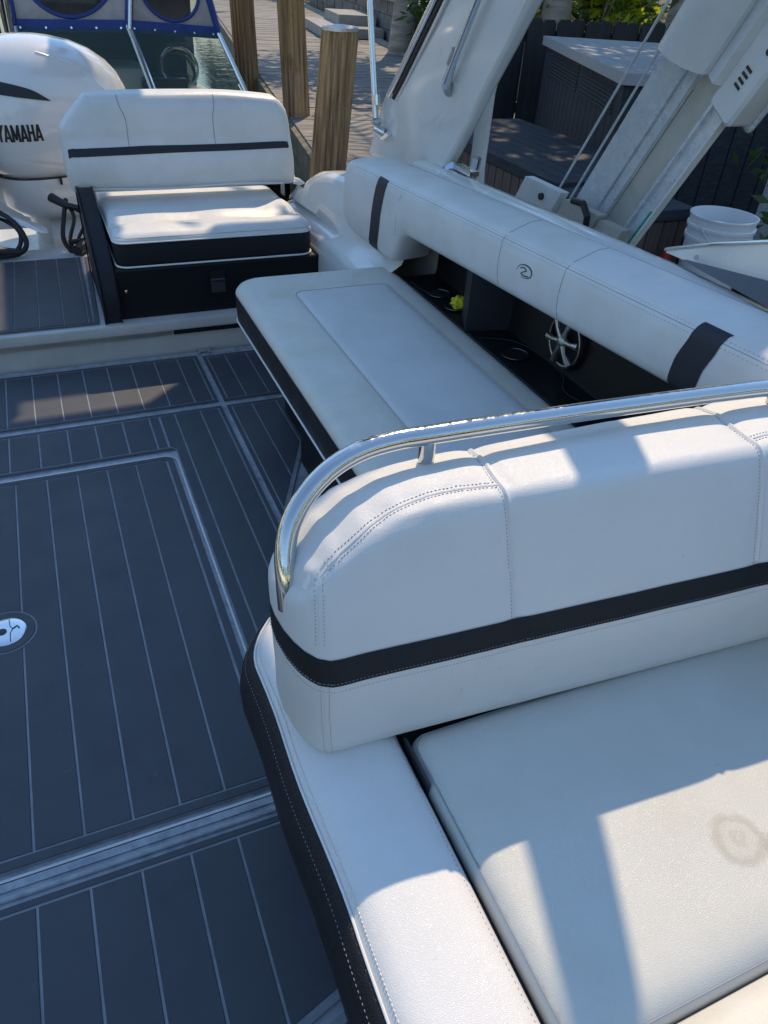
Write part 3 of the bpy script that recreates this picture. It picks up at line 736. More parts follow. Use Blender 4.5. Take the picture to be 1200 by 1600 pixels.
m.v = [(x, by(z, 0)-h-(bfold(x, z) if h > -.03 else 0), z) for (x, z, h) in m.v]
bkp = m.build('backrest', 'vinyl_far', af, ang=60); bkp.data.shade_smooth()
Tb = bvh(bkp)
m = MB(); ribbon_on(m, Tb, [(x, 3.75, .708+.016*(x-.1)) for x in (.105, .135, .3, .6, .9, 1.10, 1.165)], (0, 0, .035), .0016, .02, 5); m.build('black_stripe', 'charcoal', bkp)
m = MB()
for (xa, xb_) in ((.372, .395), (.80, .785)):
    pipe_on(m, Tb, [(xa, 3.84, .96), (xa, 3.80, .945), (xa*.7+xb_*.3, 3.78, .90), (xb_, 3.77, .85), (xb_, 3.76, .745)], .0018, 0)
m.build('seam', 'thread_d', bkp)
m = MB(); m.tube([(x, 3.765, .562+.004*math.sin(x*9)) for x in [.15+.05*k for k in range(20)]], .005, 6); m.build('lower_hem', 'vinyl_far', bkp)
for (hx, hy_) in ((.214, 3.80), (1.118, 3.84)):
    m = MB(); m.obox((hx, hy_, .535), (.004, 0, 0), (0, .022, 0), (0, 0, .048)); m.build('hinge_bracket', 'alu', af)

# ------------------------------------------------------------------ foreground lounge seat
lg = thing('lounge_seat', (.6, .6, 0), 'nearest lounge seat, white with black side band and stainless topped backrest', 'seat')
we = [(.10, -.4), (.184, -.4), (.184, .279), (.187, .447), (.181, .62), (.184, .757), (.182, .839), (.181, .874), (.187, .904), (.202, .935), (.222, .962), (.25, .99), (.29, 1.012), (.36, 1.02)]
L1 = [Vector((x, y, 0)) for x, y in we[1:]]; L1 = [(p.x, p.y) for p in crv(L1, .03)]
stripo = [(.3615, -.4)]+[(.3615, -.4+.05*k) for k in range(1, 29)]; stripo = stripo+[(x, y) for x, y in L1[::-1][1:]]
m = MB(); pillow(m, stripo, [(.004, .30), (.004, .43), (.001, .455), (.0, .466), (.004, .482), (.012, .493), (.026, .501), (.045, .5055), (.07, .5075), (.088, .508)], h=.011)
arm = m.build('arm_cushion', 'vinyl', lg, ang=60)
Ta = bvh(arm)
bo2 = [(x-.001, y) for x, y in stripo]
blk = [(.3540, -.4), (.3540, 1.0)]+[(x, y) for x, y in L1[::-1][1:]]
m = MB(); pillow(m, dens(blk, .04), [(.04, .27), (.0, .285), (-.016, .32), (-.026, .37), (-.028, .41), (-.022, .445), (-.012, .468), (-.004, .479), (.002, .482)])
sb = m.build('side_band', 'black', lg, ang=60); Ts = bvh(sb)
m = MB(); m.prism(dens(inset(blk, .03), .1), .009, .30); m.build('base', 'blackpl', lg)
m = MB(); ed = [(x+.003, y, .4835) for x, y in L1]
m.tube([Vector(p) for p in ed], .0022, 7); m.build('edge_welt', 'piping', arm)
m = MB(); stitch(m, Ta, [(x+.0105, y, .497) for x, y in L1[::3]], .0060, .0046, .0022, .0014); m.build('stitching', 'thread', arm)
m = MB(); stitch(m, Ts, [(x-.016, y, .462) for x, y in L1[::3]], .0075, .0045, .0011, .0006); m.build('band_stitching', 'thread_d', sb)
m = MB(); stitch(m, Ta, [(.352, -.3, .50), (.352, 0, .50), (.352, .3, .50), (.352, .62, .50)], .0075, .004, .0011, .0005); m.build('inner_stitching', 'thread_d', arm)
# seat cushion (faces the camera)
so_ = dens(rrect(.3665, .1555, 1.6, .640, [.012, .02, .02, .032], 8), .04)
def sz(x, y, z):
    return z + (.006*math.exp(-((x-.75)/.3)**2) if z > .505 else 0)
m = MB(); pillow(m, so_, [(.004, .28), (.001, .46), (.0, .475), (.004, .488), (.014, .5), (.03, .506), (.06, .5095), (.12, .511), (.2, .512)], h=.014)
stc = m.build('seat_cushion', 'vinyl_seat', lg, ang=60); Tc = bvh(stc)
m = MB(); q = inset(so_, .0085); m.tube([(x, y, .4945) for x, y in q]+[(*q[0], .4945)], .0012, 6, caps=False); m.build('seam', 'thread_d', stc)
m = MB(); pillow(m, dens(rrect(.3665, -.5, 1.6, .1545, [.02, .02, .02, .012], 4), .06), [(.004, .28), (.001, .44), (.0, .476), (.004, .489), (.014, .4975), (.03, .503), (.06, .506), (.12, .508)])
m.build('front_cushion', 'vinyl_worn', lg, ang=60)
m = MB()
m.box(.3625, .3655, -.4, .75, .25, .40); m.box(.368, 1.5, .60, .80, .25, .41); m.build('gap_panel', 'blackpl', lg, smooth=False)
m = MB(); m.obox((.3655, .590, .462), (.002, 0, 0), (0, .045, 0), (0, 0, .035)); m.build('hinge_plate', 'greyblk', lg)
# blotchy tan ring patches on the seat, alpha changing with radius
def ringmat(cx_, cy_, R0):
    m_ = bpy.data.materials.new('tan_ring'); m_.use_nodes = True; n = m_.node_tree.nodes; L = m_.node_tree.links; b_ = n['Principled BSDF']
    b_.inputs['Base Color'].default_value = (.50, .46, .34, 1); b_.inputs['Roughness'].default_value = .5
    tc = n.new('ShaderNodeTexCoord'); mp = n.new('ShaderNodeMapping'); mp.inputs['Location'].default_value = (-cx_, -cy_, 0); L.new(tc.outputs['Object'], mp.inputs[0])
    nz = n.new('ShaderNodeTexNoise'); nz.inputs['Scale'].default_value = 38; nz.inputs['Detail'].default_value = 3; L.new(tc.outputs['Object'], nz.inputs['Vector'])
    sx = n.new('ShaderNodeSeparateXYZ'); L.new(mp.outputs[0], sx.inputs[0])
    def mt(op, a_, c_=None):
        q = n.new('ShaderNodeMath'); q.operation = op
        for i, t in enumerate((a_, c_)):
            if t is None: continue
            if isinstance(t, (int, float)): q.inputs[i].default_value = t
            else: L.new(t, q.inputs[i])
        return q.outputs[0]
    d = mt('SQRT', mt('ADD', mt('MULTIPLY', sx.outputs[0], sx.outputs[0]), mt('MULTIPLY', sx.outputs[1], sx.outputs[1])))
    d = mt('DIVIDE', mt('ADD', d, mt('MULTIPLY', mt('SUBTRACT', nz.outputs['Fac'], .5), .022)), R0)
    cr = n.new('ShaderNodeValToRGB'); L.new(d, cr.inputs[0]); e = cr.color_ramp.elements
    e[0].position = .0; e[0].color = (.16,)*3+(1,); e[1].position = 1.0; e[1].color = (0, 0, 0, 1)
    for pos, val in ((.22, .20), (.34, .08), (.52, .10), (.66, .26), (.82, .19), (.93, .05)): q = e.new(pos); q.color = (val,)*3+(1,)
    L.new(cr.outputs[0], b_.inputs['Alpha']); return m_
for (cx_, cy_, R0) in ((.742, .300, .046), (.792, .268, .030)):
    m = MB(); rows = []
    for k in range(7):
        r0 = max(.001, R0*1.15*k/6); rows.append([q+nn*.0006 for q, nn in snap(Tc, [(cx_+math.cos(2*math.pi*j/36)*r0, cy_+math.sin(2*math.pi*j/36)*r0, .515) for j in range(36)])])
    m.loft(rows, caps=False); w0 = wloc(stc); m.build('ring_patch', ringmat(cx_, cy_, R0), stc)

# backrest
def lerp1(x, tab):
    if x <= tab[0][0]: return tab[0][1]
    for (a, b), (c, d) in zip(tab, tab[1:]):
        if x <= c: t = (x-a)/(c-a); t = t*t*(3-2*t)*.35+t*.65; return b+(d-b)*t
    return tab[-1][1]
HT = [(.18, .782), (.21, .803), (.235, .828), (.27, .852), (.32, .876), (.37, .890), (.42, .896), (.50, .899), (.8, .901), (1.5, .901)]
fy = lambda x: .636-.05*max(0, x-.30)/.78 if x > .3 else .636
outl = [(1.45, .575), (1.45, .90)]
ol = []
for k in range(1, 31): x = 1.45-(1.45-.27)*k/30; ol.append((x, .852 if x < .6 else .852-.02*(x-.6)))
ol += [(.247, .846), (.226, .834), (.209, .815), (.199, .795), (.194, .775), (.193, .745), (.197, .71), (.204, .682), (.213, .660), (.224, .645), (.240, .636), (.262, .6335), (.29, .633)]
for k in range(1, 31): x = .29+(1.45-.29)*k/30; ol.append((x, .633-.048*(x-.29)/.79))
ol = ol[::-1]      # make ccw: front edge from right to left reversed
ar = sum(ol[i][0]*ol[(i+1) % len(ol)][1]-ol[(i+1) % len(ol)][0]*ol[i][1] for i in range(len(ol)))
if ar < 0: ol = ol[::-1]
ol = dens(ol, .02)
RR = .030
def htop(x, y): return lerp1(x, HT)-.022*min(1, max(0, y-.79)/.08)
def shr(z, y): return .075*max(0, min(1, (z-.66)/.22))*(1-.75*max(0, min(1, (y-.633)/.22)))
def roll(d): return RR-math.sqrt(max(0, RR*RR-(RR-min(d, RR))**2))
ol = dens(ol, .0085)
rs = []
for (d, v) in ((.030, .498), (.012, .503), (.003, .516), (.0, .54), (.0, .60), (-.002, .655)):
    rs.append([(x, y, v) for x, y in inset(ol, d)])
HO = [htop(x, y+shr(.88, y)) for x, y in ol]
for k in (.2, .4, .6, .8, 1.0):
    rs.append([(x, y+shr(.655+(h-RR-.655)*k, y), .655+(h-RR-.655)*k) for (x, y), h in zip(inset(ol, -.002*(1-k)), HO)])
for d in (.0006, .002, .0045, .0085, .0135):
    rs.append([(x, y+shr(h-roll(d), y), h-roll(d)) for (x, y), h in zip(inset(ol, d), HO)])
m = MB(); m.loft(rs, caps=False); m.add(rs[0], [tuple(range(len(rs[0])))])
cap(m, rs[-1], lambda x, y, d: htop(x, y)-roll(d+.0135), .0078); m.weld = True
br = m.build('backrest', 'vinyl', lg, ang=75); br.data.shade_smooth()
SEAMS = [crv([(.26, .712, .83), (.275, .715, .843), (.304, .721, .864), (.347, .735, .884), (.398, .741, .893), (.449, .742, .897), (.525, .731, .899)], .01)]
VS = []
VP_ = [(.533, .632, .716), (.533, .642, .738), (.533, .655, .767), (.531, .672, .816), (.528, .694, .868), (.527, .712, .893), (.530, .76, .90), (.537, .80, .899), (.546, .864, .88)]
for (dx_, dy_) in ((0, 0), (.459, -.026)): VS.append([(x+dx_, y+dy_*(1 if y < .75 else .3), z) for x, y, z in VP_])
SEAMS += [crv(p, .01) for p in VS]
rng = random.Random(8)
from mathutils import noise as mnoise
for v in br.data.vertices:
    p = v.co+wloc(br); v0_ = v.co.copy(); nn = v.normal.copy(); k = 0
    for sl_ in SEAMS:
        if abs(p.x-sl_[0].x) > .40: continue
        d = min(((p.x-q.x)**2+(.35*(p.y-q.y))**2+(.35*(p.z-q.z))**2 if sl_ is not SEAMS[0] else (p-q).length_squared) for q in sl_)**.5
        pk = 1+.2*mnoise.noise(Vector((p.x*60, p.y*60, p.z*60)))
        k += .0038*math.exp(-(d/.014)**2)*pk+.0015*math.exp(-(d/.035)**2)
    if p.z > .55: v.co = v.co-nn*min(k, .006)+nn*.0012*mnoise.noise(Vector((p.x*9, p.y*9, p.z*9)))
Tk = bvh(br)
# black stripe round the backrest
lo = [(.30, .87, 0), (.235, .86, 0), (.196, .80, 0), (.188, .77, 0), (.192, .71, 0), (.21, .655, 0), (.24, .63, 0), (.30, .628, 0), (.5, .615, 0), (.8, .597, 0), (1.1, .578, 0), (1.4, .56, 0)]
m = MB(); ribbon_on(m, Tk, [(x, y, .672) for x, y, z in lo], (0, 0, .046), .0013, .012, 5); sp_ = m.build('black_stripe', 'black', br, ang=60)
m = MB(); stitch(m, Tk, [(x, y, .6765) for x, y, z in lo], .0058, .0040, .0012, .0024); m.build('stripe_stitching', 'thread_p', sp_)
m = MB(); stitch(m, Tk, [(x, y, .662) for x, y, z in lo], .0058, .0036, .0010, .0006); m.build('lower_stitching', 'thread_d', br)
# raised double-stitched seams
def seam(pts, r=.0022, gap=.0065, dk_=True):
    a = MB(); pipe_on(a, Tk, pts, r, -.0004, .006); a.build('seam', 'vinyl', br)
    b = MB()
    for sgn in (-1, 1): stitch(b, Tk, pts, .0062, .0042, .0021, .0010, side=sgn*gap)
    return b
b = seam([(.26, .712, .83), (.275, .715, .843), (.304, .721, .864), (.347, .735, .884), (.398, .741, .893), (.449, .742, .897), (.525, .731, .899)]); b.build('stitching', 'thread_d', br)
a = MB(); pipe_on(a, Tk, [(.257, .711, .827), (.248, .706, .816), (.239, .692, .80), (.231, .669, .764), (.226, .655, .725)], .0016, -.0003)
pipe_on(a, Tk, [(.227, .635, .67), (.228, .634, .6), (.232, .634, .54), (.237, .640, .50)], .0016, -.0003); a.build('corner_seam', 'vinyl', br)
for sgn in (-.006, .006):
    b = MB()
    stitch(b, Tk, [(.257, .711, .827), (.248, .706, .816), (.239, .692, .80), (.231, .669, .764), (.226, .655, .725)], .0062, .0040, .0013, .0007, side=sgn); b.build('corner_stitching', 'thread_d', br); b = MB()
    stitch(b, Tk, [(.227, .635, .67), (.228, .634, .6), (.232, .634, .54), (.237, .640, .50)], .0062, .0040, .0013, .0007, side=sgn); b.build('corner_stitching', 'thread_d', br)
for pts in VS:
    a = MB(); pipe_on(a, Tk, pts, .0052, -.0016, .006); a.build('seam', 'vinyl', br)
    b = MB(); stitch(b, Tk, pts, .0062, .0040, .0015, .0009, side=-.0085); b.build('stitching', 'thread_d', br)
a = MB(); pipe_on(a, Tk, [(.995, .71, .90), (1.1, .705, .90), (1.3, .69, .90)], .0022, -.0004); a.build('seam', 'vinyl', br)
b = MB(); stitch(b, Tk, [(.995, .71, .90), (1.1, .705, .90), (1.3, .69, .90)], .0062, .0042, .0021, .001, side=.0065); stitch(b, Tk, [(.995, .71, .90), (1.1, .705, .90), (1.3, .69, .90)], .0062, .0042, .0021, .001, side=-.0065); b.build('stitching', 'thread_d', br)

# grab rail
rail = crv([(1.55, .735, .930), (1.35, .765, .931), (1.085, .796, .932), (.836, .815, .932), (.597, .826, .933), (.45, .831, .933), (.400, .832, .9325), (.347, .828, .928), (.298, .817, .9145), (.258, .802, .891), (.228, .784, .860), (.213, .765, .826), (.2085, .747, .790), (.208, .738, .745)], .012)
m = MB(); m.tube(rail, .0152, 28); rl = m.build('grab_rail', 'chrome', lg, ang=80)
for xp in (.456, 1.12):
    m = MB(); q = [p for p in rail if abs(p.x-xp) < .02][0]
    m.tube([(xp, q.y, .85), (xp, q.y, q.z-.011), (xp, q.y, q.z-.004)], [.0125, .0125, .0135], 24); m.build('rail_post', 'chrome', rl, ang=60)

# ------------------------------------------------------------------ arch with canopy
ar_ = thing('radar_arch', (1.5, 2.6, .85), 'white moulded arch leg leaning forward over the side bolster', 'arch')
pl = [(3.66, .70), (3.60, .80), (3.49, .955), (3.33, 1.09), (3.0, 1.37), (2.5, 1.73), (1.73, 2.11), (1.53, 2.45), (1.44, 2.45), (1.61, 2.2), (1.96, 1.77), (2.30, 1.41), (2.42, 1.28), (2.565, 1.13), (2.66, 1.02), (2.75, .92), (2.83, .835), (2.88, .78)]
pl2 = [(p.x, p.y) for p in crv([Vector((a, b, 0)) for a, b in pl], .1)]
def lean(z): return 1.50-.10*max(0, z-.8)**1.3
def bow(y, z):    # the forward edge folds outward
    c = 2.72-(z-.85)*.80
    d = max(0, c+.02-y+.02)
    return min(.045, d*.5)
ar = sum(pl2[i][0]*pl2[(i+1) % len(pl2)][1]-pl2[(i+1) % len(pl2)][0]*pl2[i][1] for i in range(len(pl2)))
if ar < 0: pl2 = pl2[::-1]
pl2 = dens(pl2, .06)
m = MB(); rs = []
for (d, off) in ((.014, .0), (.004, .003), (.0, .010), (.0, .030), (.004, .046), (.014, .052)):
    rs.append([(lean(z)+off*(1-.6*min(1, max(0, (z-1.5)/.5)))+bow(y, z), y, z) for y, z in inset(pl2, d)])
m.loft(rs, caps=False)
# grid skins
def skin(ring, sgn):
    me = bmesh.new(); vs = [me.verts.new(p) for p in ring]; f = me.faces.new(vs)
    r_ = bmesh.ops.triangulate(me, faces=[f]); bmesh.ops.subdivide_edges(me, edges=me.edges, cuts=2, use_grid_fill=True)
    me.verts.ensure_lookup_table(); me.verts.index_update()
    v = [tuple(q.co) for q in me.verts]; fs = [tuple(q.index for q in g_.verts) for g_ in me.faces]; me.free(); return v, fs
for r_, o_ in ((rs[0], 0), (rs[-1], .052)):
    v, fs = skin(r_, 1); m.add([(lean(z)+o_*(1-.6*min(1, max(0, (z-1.5)/.5)))+bow(y, z), y, z) for x, y, z in v], fs)
leg_o = m.build('leg', 'gel', ar_, ang=60)
Tl = bvh(leg_o)
# aft stainless edge trim and dark slot
def onleg(y, z, off): return (lean(z)+bow(y, z)-off, y, z)
E1 = [(3.43, 1.03), (3.33, 1.11), (3.0, 1.385), (2.5, 1.80)]
m = MB(); m.tube([Vector(onleg(y-.045, z-.03, .006)) for y, z in E1], .016, 10); m.build('edge_trim', 'chrome_far', leg_o)
m = MB(); m.tube([Vector(onleg(y-.085, z-.035, .003)) for y, z in E1], .011, 8); m.build('dark_slot', 'ink', leg_o)
m = MB(); m.tube([Vector(onleg(y-.118, z-.04, .004)) for y, z in E1], .010, 10); m.build('inner_trim', 'chrome_far', leg_o)
# grab handle on the leg
m = MB(); Hh = [(2.79, 1.13), (2.74, 1.20), (2.55, 1.42), (2.3, 1.70), (2.1, 1.92)]
m.tube([Vector(onleg(y, z, .028)) for y, z in Hh], [.018, .013, .012, .012, .012], 12); hd = m.build('handle', 'chrome_far', leg_o)
m = MB(); m.tube([Vector(onleg(2.82, 1.095, .0)), Vector(onleg(2.80, 1.12, .025))], [.022, .020], 12); m.build('handle_foot', 'alu', hd); m = MB(); m.tube([Vector(onleg(2.76, 1.19, .036)), Vector(onleg(2.72, 1.24, .036))], .010, 8); m.build('handle_clip', 'alu', hd)
# sticker
def onpx(u, v):   # small label on the leg, u along, v up (metres)
    return onleg(3.245-u, .985-.18*u+v, .0035)
def quad(nm, m_, u0, u1, v0, v1, par, e=0.0):
    mb = MB(); P = [Vector(onpx(u0, v0)), Vector(onpx(u1, v0)), Vector(onpx(u1, v1)), Vector(onpx(u0, v1))]; P = [p-Vector((e, 0, 0)) for p in P]
    mb.add(P+[p+Vector((.002, 0, 0)) for p in P], [(0, 1, 2, 3), (7, 6, 5, 4), (0, 1, 5, 4), (1, 2, 6, 5), (2, 3, 7, 6), (3, 0, 4, 7)]); return mb.build(nm, m_, par, smooth=False)
sk = quad('warning_sticker', 'stickerw', 0, .13, -.05, .0, leg_o); quad('sticker_header', 'sticker', 0, .13, -.014, .0, sk, .001)
for i in range(2): quad('sticker_line', 'greyblk', .012, .115, -.040+.011*i, -.036+.011*i, sk, .001)
# foot bracket and cleat
m = MB(); m.tube([(1.50, 2.82, .80), (1.50, 2.78, .83)], .03, 14); m.obox((1.52, 2.70, .845), (.02, 0, 0), (0, .07, 0), (0, 0, .008)); m.tube([(1.53, 2.66, .83), (1.53, 2.64, .90)], .016, 10); m.build('foot_bracket', 'chrome_far', ar_)
# cross beam over the cockpit
m = MB(); m.tube([(1.36, 1.53, 2.44), (1.1, 1.50, 2.52), (0, 1.48, 2.56), (-1.4, 1.50, 2.52), (-1.66, 1.53, 2.44)], .07, 14); m.build('cross_beam', 'gel', ar_)
# white rear stay
m = MB(); m.tube([(1.72, 2.94, .66), (1.70, 2.925, .80), (1.69, 2.90, 1.08), (1.66, 2.78, 1.35), (1.62, 2.4, 1.9)], [.034, .033, .032, .03, .028], 16); m.build('stay', 'gel', ar_)
# canopy pole
po = thing('canopy_pole', (1.45, 3.43, .85), 'slim stainless canopy pole on a hinge behind the white arch leg', 'pole')
m = MB(); m.tube([(1.45, 3.45, .87), (1.45, 3.58, 1.33), (1.45, 3.80, 2.18)], .0135, 12); m.tube([(1.45, 3.447, .95), (1.45, 3.456, .99)], .018, 12); m.build('tube', 'chrome_far', po)
m = MB(); m.tube([(1.44, 3.45, .86), (1.48, 3.43, .84)], .022, 12); m.tube([(1.43, 3.445, .885), (1.47, 3.445, .885)], .014, 10); m.tube([(1.48, 3.36, .85), (1.48, 3.44, .82)], .012, 8); m.build('hinge', 'chrome_far', po)

# ------------------------------------------------------------------ windshield corner
ws = thing('windshield', (1.55, 1.2, .9), 'pointed end of the side windshield with pale frame at the right edge', 'windshield')
A = Vector((1.55, 1.58, .888)); 
m = MB()
m.loft([[(1.545, 1.58, .884), (1.55, 1.58, .888), (1.555, 1.58, .884), (1.55, 1.57, .882)],
        [(1.53, 1.40, .895), (1.545, 1.42, .952), (1.56, 1.40, .950), (1.555, 1.38, .893)],
        [(1.50, 1.18, .915), (1.53, 1.22, 1.020), (1.55, 1.21, 1.018), (1.54, 1.17, .91)],
        [(1.46, .85, .95), (1.50, .90, 1.13), (1.52, .90, 1.125), (1.50, .85, .94)]])
m.build('frame', 'gel', ws, ang=30)
m = MB(); m.tube([(1.548, 1.585, .890), (1.542, 1.42, .957), (1.528, 1.22, 1.025), (1.497, .9, 1.135)], .005, 8); m.build('top_trim', 'chrome_far', ws)
m = MB(); m.loft([[(1.50, 1.47, .902), (1.515, 1.47, .902), (1.53, 1.46, .90)], [(1.46, 1.1, .905), (1.495, 1.13, .955), (1.51, 1.1, .90)], [(1.42, .80, .91), (1.46, .83, 1.0), (1.5, .80, .91)]]); m.build('glass', 'darkglass', ws)
m = MB(); m.tube([(1.524, 1.445, .915), (1.519, 1.445, .915)], .006, 10); m.build('screw', 'chrome_far', ws)

# ------------------------------------------------------------------ boat lift
lf = thing('boat_lift', (2.0, 2.5, .3), 'sloping galvanised lift beam with cables and a white motor housing', 'boat lift')
D = Vector((.0, -.50, .866)).normalized()        # direction up the beam
P0 = Vector((2.0, 2.75, .50)); W = Vector((.0, -.865, -.50)).normalized(); W = (W-D*W.dot(D)).normalized(); Nn = D.cross(W)
if Nn.x > 0: Nn = -Nn
def lp(l, w_, h_): return P0+D*l+W*w_+Nn*h_
def beam(mb, w0, w1, h0, h1, l0=-.5, l1=1.55):
    return mb.add([lp(l0, w0, h0), lp(l0, w1, h0), lp(l0, w1, h1), lp(l0, w0, h1), lp(l1, w0, h0), lp(l1, w1, h0), lp(l1, w1, h1), lp(l1, w0, h1)], [(0, 1, 2, 3), (4, 5, 6, 7), (0, 1, 5, 4), (1, 2, 6, 5), (2, 3, 7, 6), (3, 0, 4, 7)])
m = MB(); beam(m, -.003, .120, -.02, .0); beam(m, .125, .165, -.03, -.010); m.build('flange', 'galv', lf, smooth=False)
m = MB(); beam(m, .168, .290, -.05, -.030, l1=1.1); m.build('web', 'galv_web', lf, smooth=False)
m = MB(); beam(m, .292, .355, -.03, -.012, l1=.98); beam(m, .288, .298, -.03, .004, l1=.98); m.build('side_channel', 'galv', lf, smooth=False)
m = MB(); beam(m, .356, .364, -.03, .0, l1=.98); m.build('edge_strip', 'pvc', lf, smooth=False)
m = MB(); beam(m, .342, .3545, -.0115, -.004, l0=-.3, l1=.55); m.build('guide_strip', 'green_led', lf, smooth=False)
m = MB(); m.tube([lp(-.4, -.10, .02), lp(1.55, -.085, .02)], .005, 6); m.tube([lp(-.4, -.03, .0), lp(1.55, -.03, .0)], .005, 6); m.build('cable', 'galv', lf)
m = MB(); m.obox((1.92, 2.75, .722), (0, -.135, 0), D*.058, (.02, 0, 0)); br2 = m.build('bracket', 'pvc', lf, smooth=False)
m = MB(); m.obox((1.94, 2.49, .712), (0, -.115, 0), D*.042, (.02, 0, 0)); m.obox((1.95, 2.30, .705), (0, -.07, 0), D*.03, (.02, 0, 0)); m.build('clamp', 'galv_web', lf, smooth=False)
m = MB(); m.tube([(1.905, 2.71, .728), (1.888, 2.71, .728)], .014, 10); m.build('bolt', 'rubber', br2); m = MB(); m.tube([(1.90, 2.50, .765), (1.89, 2.42, .775), (1.89, 2.38, .74), (1.90, 2.39, .69)], .013, 8); m.build('rubber_hook', 'rubber', br2)
# added shade panels out of view, cut so sun patches fall in the cockpit
m = MB(); out_ = [(.85, 2.60), (1.550, 2.60), (1.556, 3.01), (1.612, 3.012), (1.640, 2.64), (3.9, 2.64), (3.9, 5.34), (1.985, 5.30), (1.80, 5.125), (.85, 5.115)]
m.loft([[(x, y, 3.17) for x, y in out_], [(x, y, 3.21) for x, y in out_]]); m.build('shade_panel', 'canopy', lf, smooth=False)
m = MB(); out_ = [(.85, 5.295), (1.60, 5.295), (1.63, 6.5), (1.31, 6.5), (1.30, 5.47), (.85, 5.47)]
m.loft([[(x, y, 3.17) for x, y in out_], [(x, y, 3.21) for x, y in out_]]); m.build('shade_panel', 'canopy', lf, smooth=False)  # second added panel, leaves a gap for the narrow sun strip
for (px_, py_) in ((3.8, 2.75), (3.85, 3.22)):
    m = MB(); m.box(px_-.05, px_+.05, py_-.05, py_+.05, -.7 if px_ < 1 else .2, 3.168); m.build('shade_post', 'galv', lf, smooth=False)  # supports for the added shade panels, out of view
m = MB(); m.box(1.24, 1.29, 5.1, 6.5, 3.08, 3.168); m.build('shade_beam', 'galv', lf, smooth=False); m = MB(); m.box(3.7, 3.9, 2.7, 5.3, 3.08, 3.168); m.build('shade_beam', 'galv', lf, smooth=False)
# white moulded gutter over the beam top and the motor case
m = MB(); rs = []
for l in (.94, 1.62):
    ring = []
    for (w_, h_) in [(.115-.125*math.cos(R(180*k_/14)), .105*math.sin(R(180*k_/14))) for k_ in range(13)]+[(.225, .02), (.255, .035), (.285, .05), (.295, .03), (.290, -.03)]: ring.append(lp(l+(.0 if l > 1 else .25*w_), w_+.0, h_))
    rs.append(ring)
ins_ = [[tuple(p+Nn*-.012+D*(.01 if i == 0 else 0)) for p in r_] for i, r_ in enumerate(rs)]
m.loft([rs[1], rs[0], ins_[0], ins_[1]], caps=False, closed=False); hs = m.build('motor_housing', 'pvc', lf, ang=35)
m = MB(); cN = lp(1.10, .36, -.05)
def rbox(c, hx, hy, hz, r=.02):
    o2 = rrect(-hx, -hy, hx, hy, r, 4); return [[tuple(c+W*x+D*y+Nn*z) for x, y in inset(o2, d)] for d, z in ((.008, -hz), (0, -hz+.01), (0, hz-.01), (.01, hz))]
m.loft(rbox(lp(1.28, .345, -.03), .062, .33, .05)); cs_ = m.build('control_case', 'pvc', lf, ang=40)
m = MB(); m.loft(rbox(lp(1.28, .345, -.085), .072, .345, .008)); m.build('case_rim', 'galv', cs_, ang=40)
m = MB(); m.tube([lp(1.18, .375, .020), lp(1.18, .375, .036)], .010, 8); m.build('knob', 'ink', cs_); m = MB()
for k in range(4): m.obox(lp(1.05+.018*k, .345, .0215), W*.014, D*.004, Nn*.0012)
m.build('marking', 'ink', cs_)

# ------------------------------------------------------------------ yard objects
def slatbox(name, P, ax, ay, lx, ly, z0, z1, body, lidm, label, cat, lid_t=.05, group=None, over=.02, vertical=True, pitch=.11):
    P = Vector((*P, 0)); ax = Vector((*ax, 0)).normalized(); ay = Vector((*ay, 0)).normalized()
    t = thing(name, (P.x, P.y, z0), label, cat, group)
    def pt(u, v, z): q = P+ax*u+ay*v; return (q.x, q.y, z)
    def bx(mb, u0, u1, v0, v1, a, b): return mb.add([pt(u0, v0, a), pt(u1, v0, a), pt(u1, v1, a), pt(u0, v1, a), pt(u0, v0, b), pt(u1, v0, b), pt(u1, v1, b), pt(u0, v1, b)], [(3, 2, 1, 0), (4, 5, 6, 7), (0, 1, 5, 4), (1, 2, 6, 5), (2, 3, 7, 6), (3, 0, 4, 7)])
    m = MB(); bx(m, .012, lx-.012, .012, ly-.012, z0, z1-lid_t)
    u = 0.0
    while u < lx-.01: bx(m, u+.004, min(u+pitch-.004, lx), .0, .0119, z0+.03, z1-lid_t-.01); bx(m, u+.004, min(u+pitch-.004, lx), ly-.0119, ly, z0+.03, z1-lid_t-.01); u += pitch
    v = 0.0
    while v < ly-.01: bx(m, .0, .0119, v+.004, min(v+pitch-.004, ly), z0+.03, z1-lid_t-.01); bx(m, lx-.0119, lx, v+.004, min(v+pitch-.004, ly), z0+.03, z1-lid_t-.01); v += pitch
    m.build('body', body, t, smooth=False)
    m = MB(); v = -over; pw = (ly+2*over)/max(1, round((ly+2*over)/pitch))
    while v < ly+over-.01: bx(m, -over, lx+over, v+.002, v+pw-.002, z1-.018, z1); v += pw
    bx(m, -over+.003, lx+over-.003, -over+.003, ly+over-.003, z1-lid_t, z1-.0185)
    m.build('lid', lidm, t, smooth=False); return t, pt
slatbox('storage_bench', (2.40, 3.32), (0, 1), (1, 0), 1.62, .75, .27, .62, 'boxbrown', 'boxgrey', 'long low brown slatted storage bench with grey lid behind the arch stay', 'storage bench', over=.02, pitch=.085)
tb, pt = slatbox('deck_box', (3.19, 3.93), (.36, .93), (.93, -.36), 2.2, 1.25, .27, 1.03, 'boxgrey', 'lid', 'tall dark deck box with a pale lid standing behind the lift beam', 'deck box', lid_t=.06, over=.035, pitch=.12)
m = MB()
for k in range(7): 
    for (u0, u1) in ((.15, .95), (1.05, 1.95)):
        a = Vector(pt(u0, -.004, .93-.022*k)); b = Vector(pt(u1, -.004, .93-.022*k)); m.tube([a, b], .006, 5)
m.build('vent_slats', 'fence', tb)
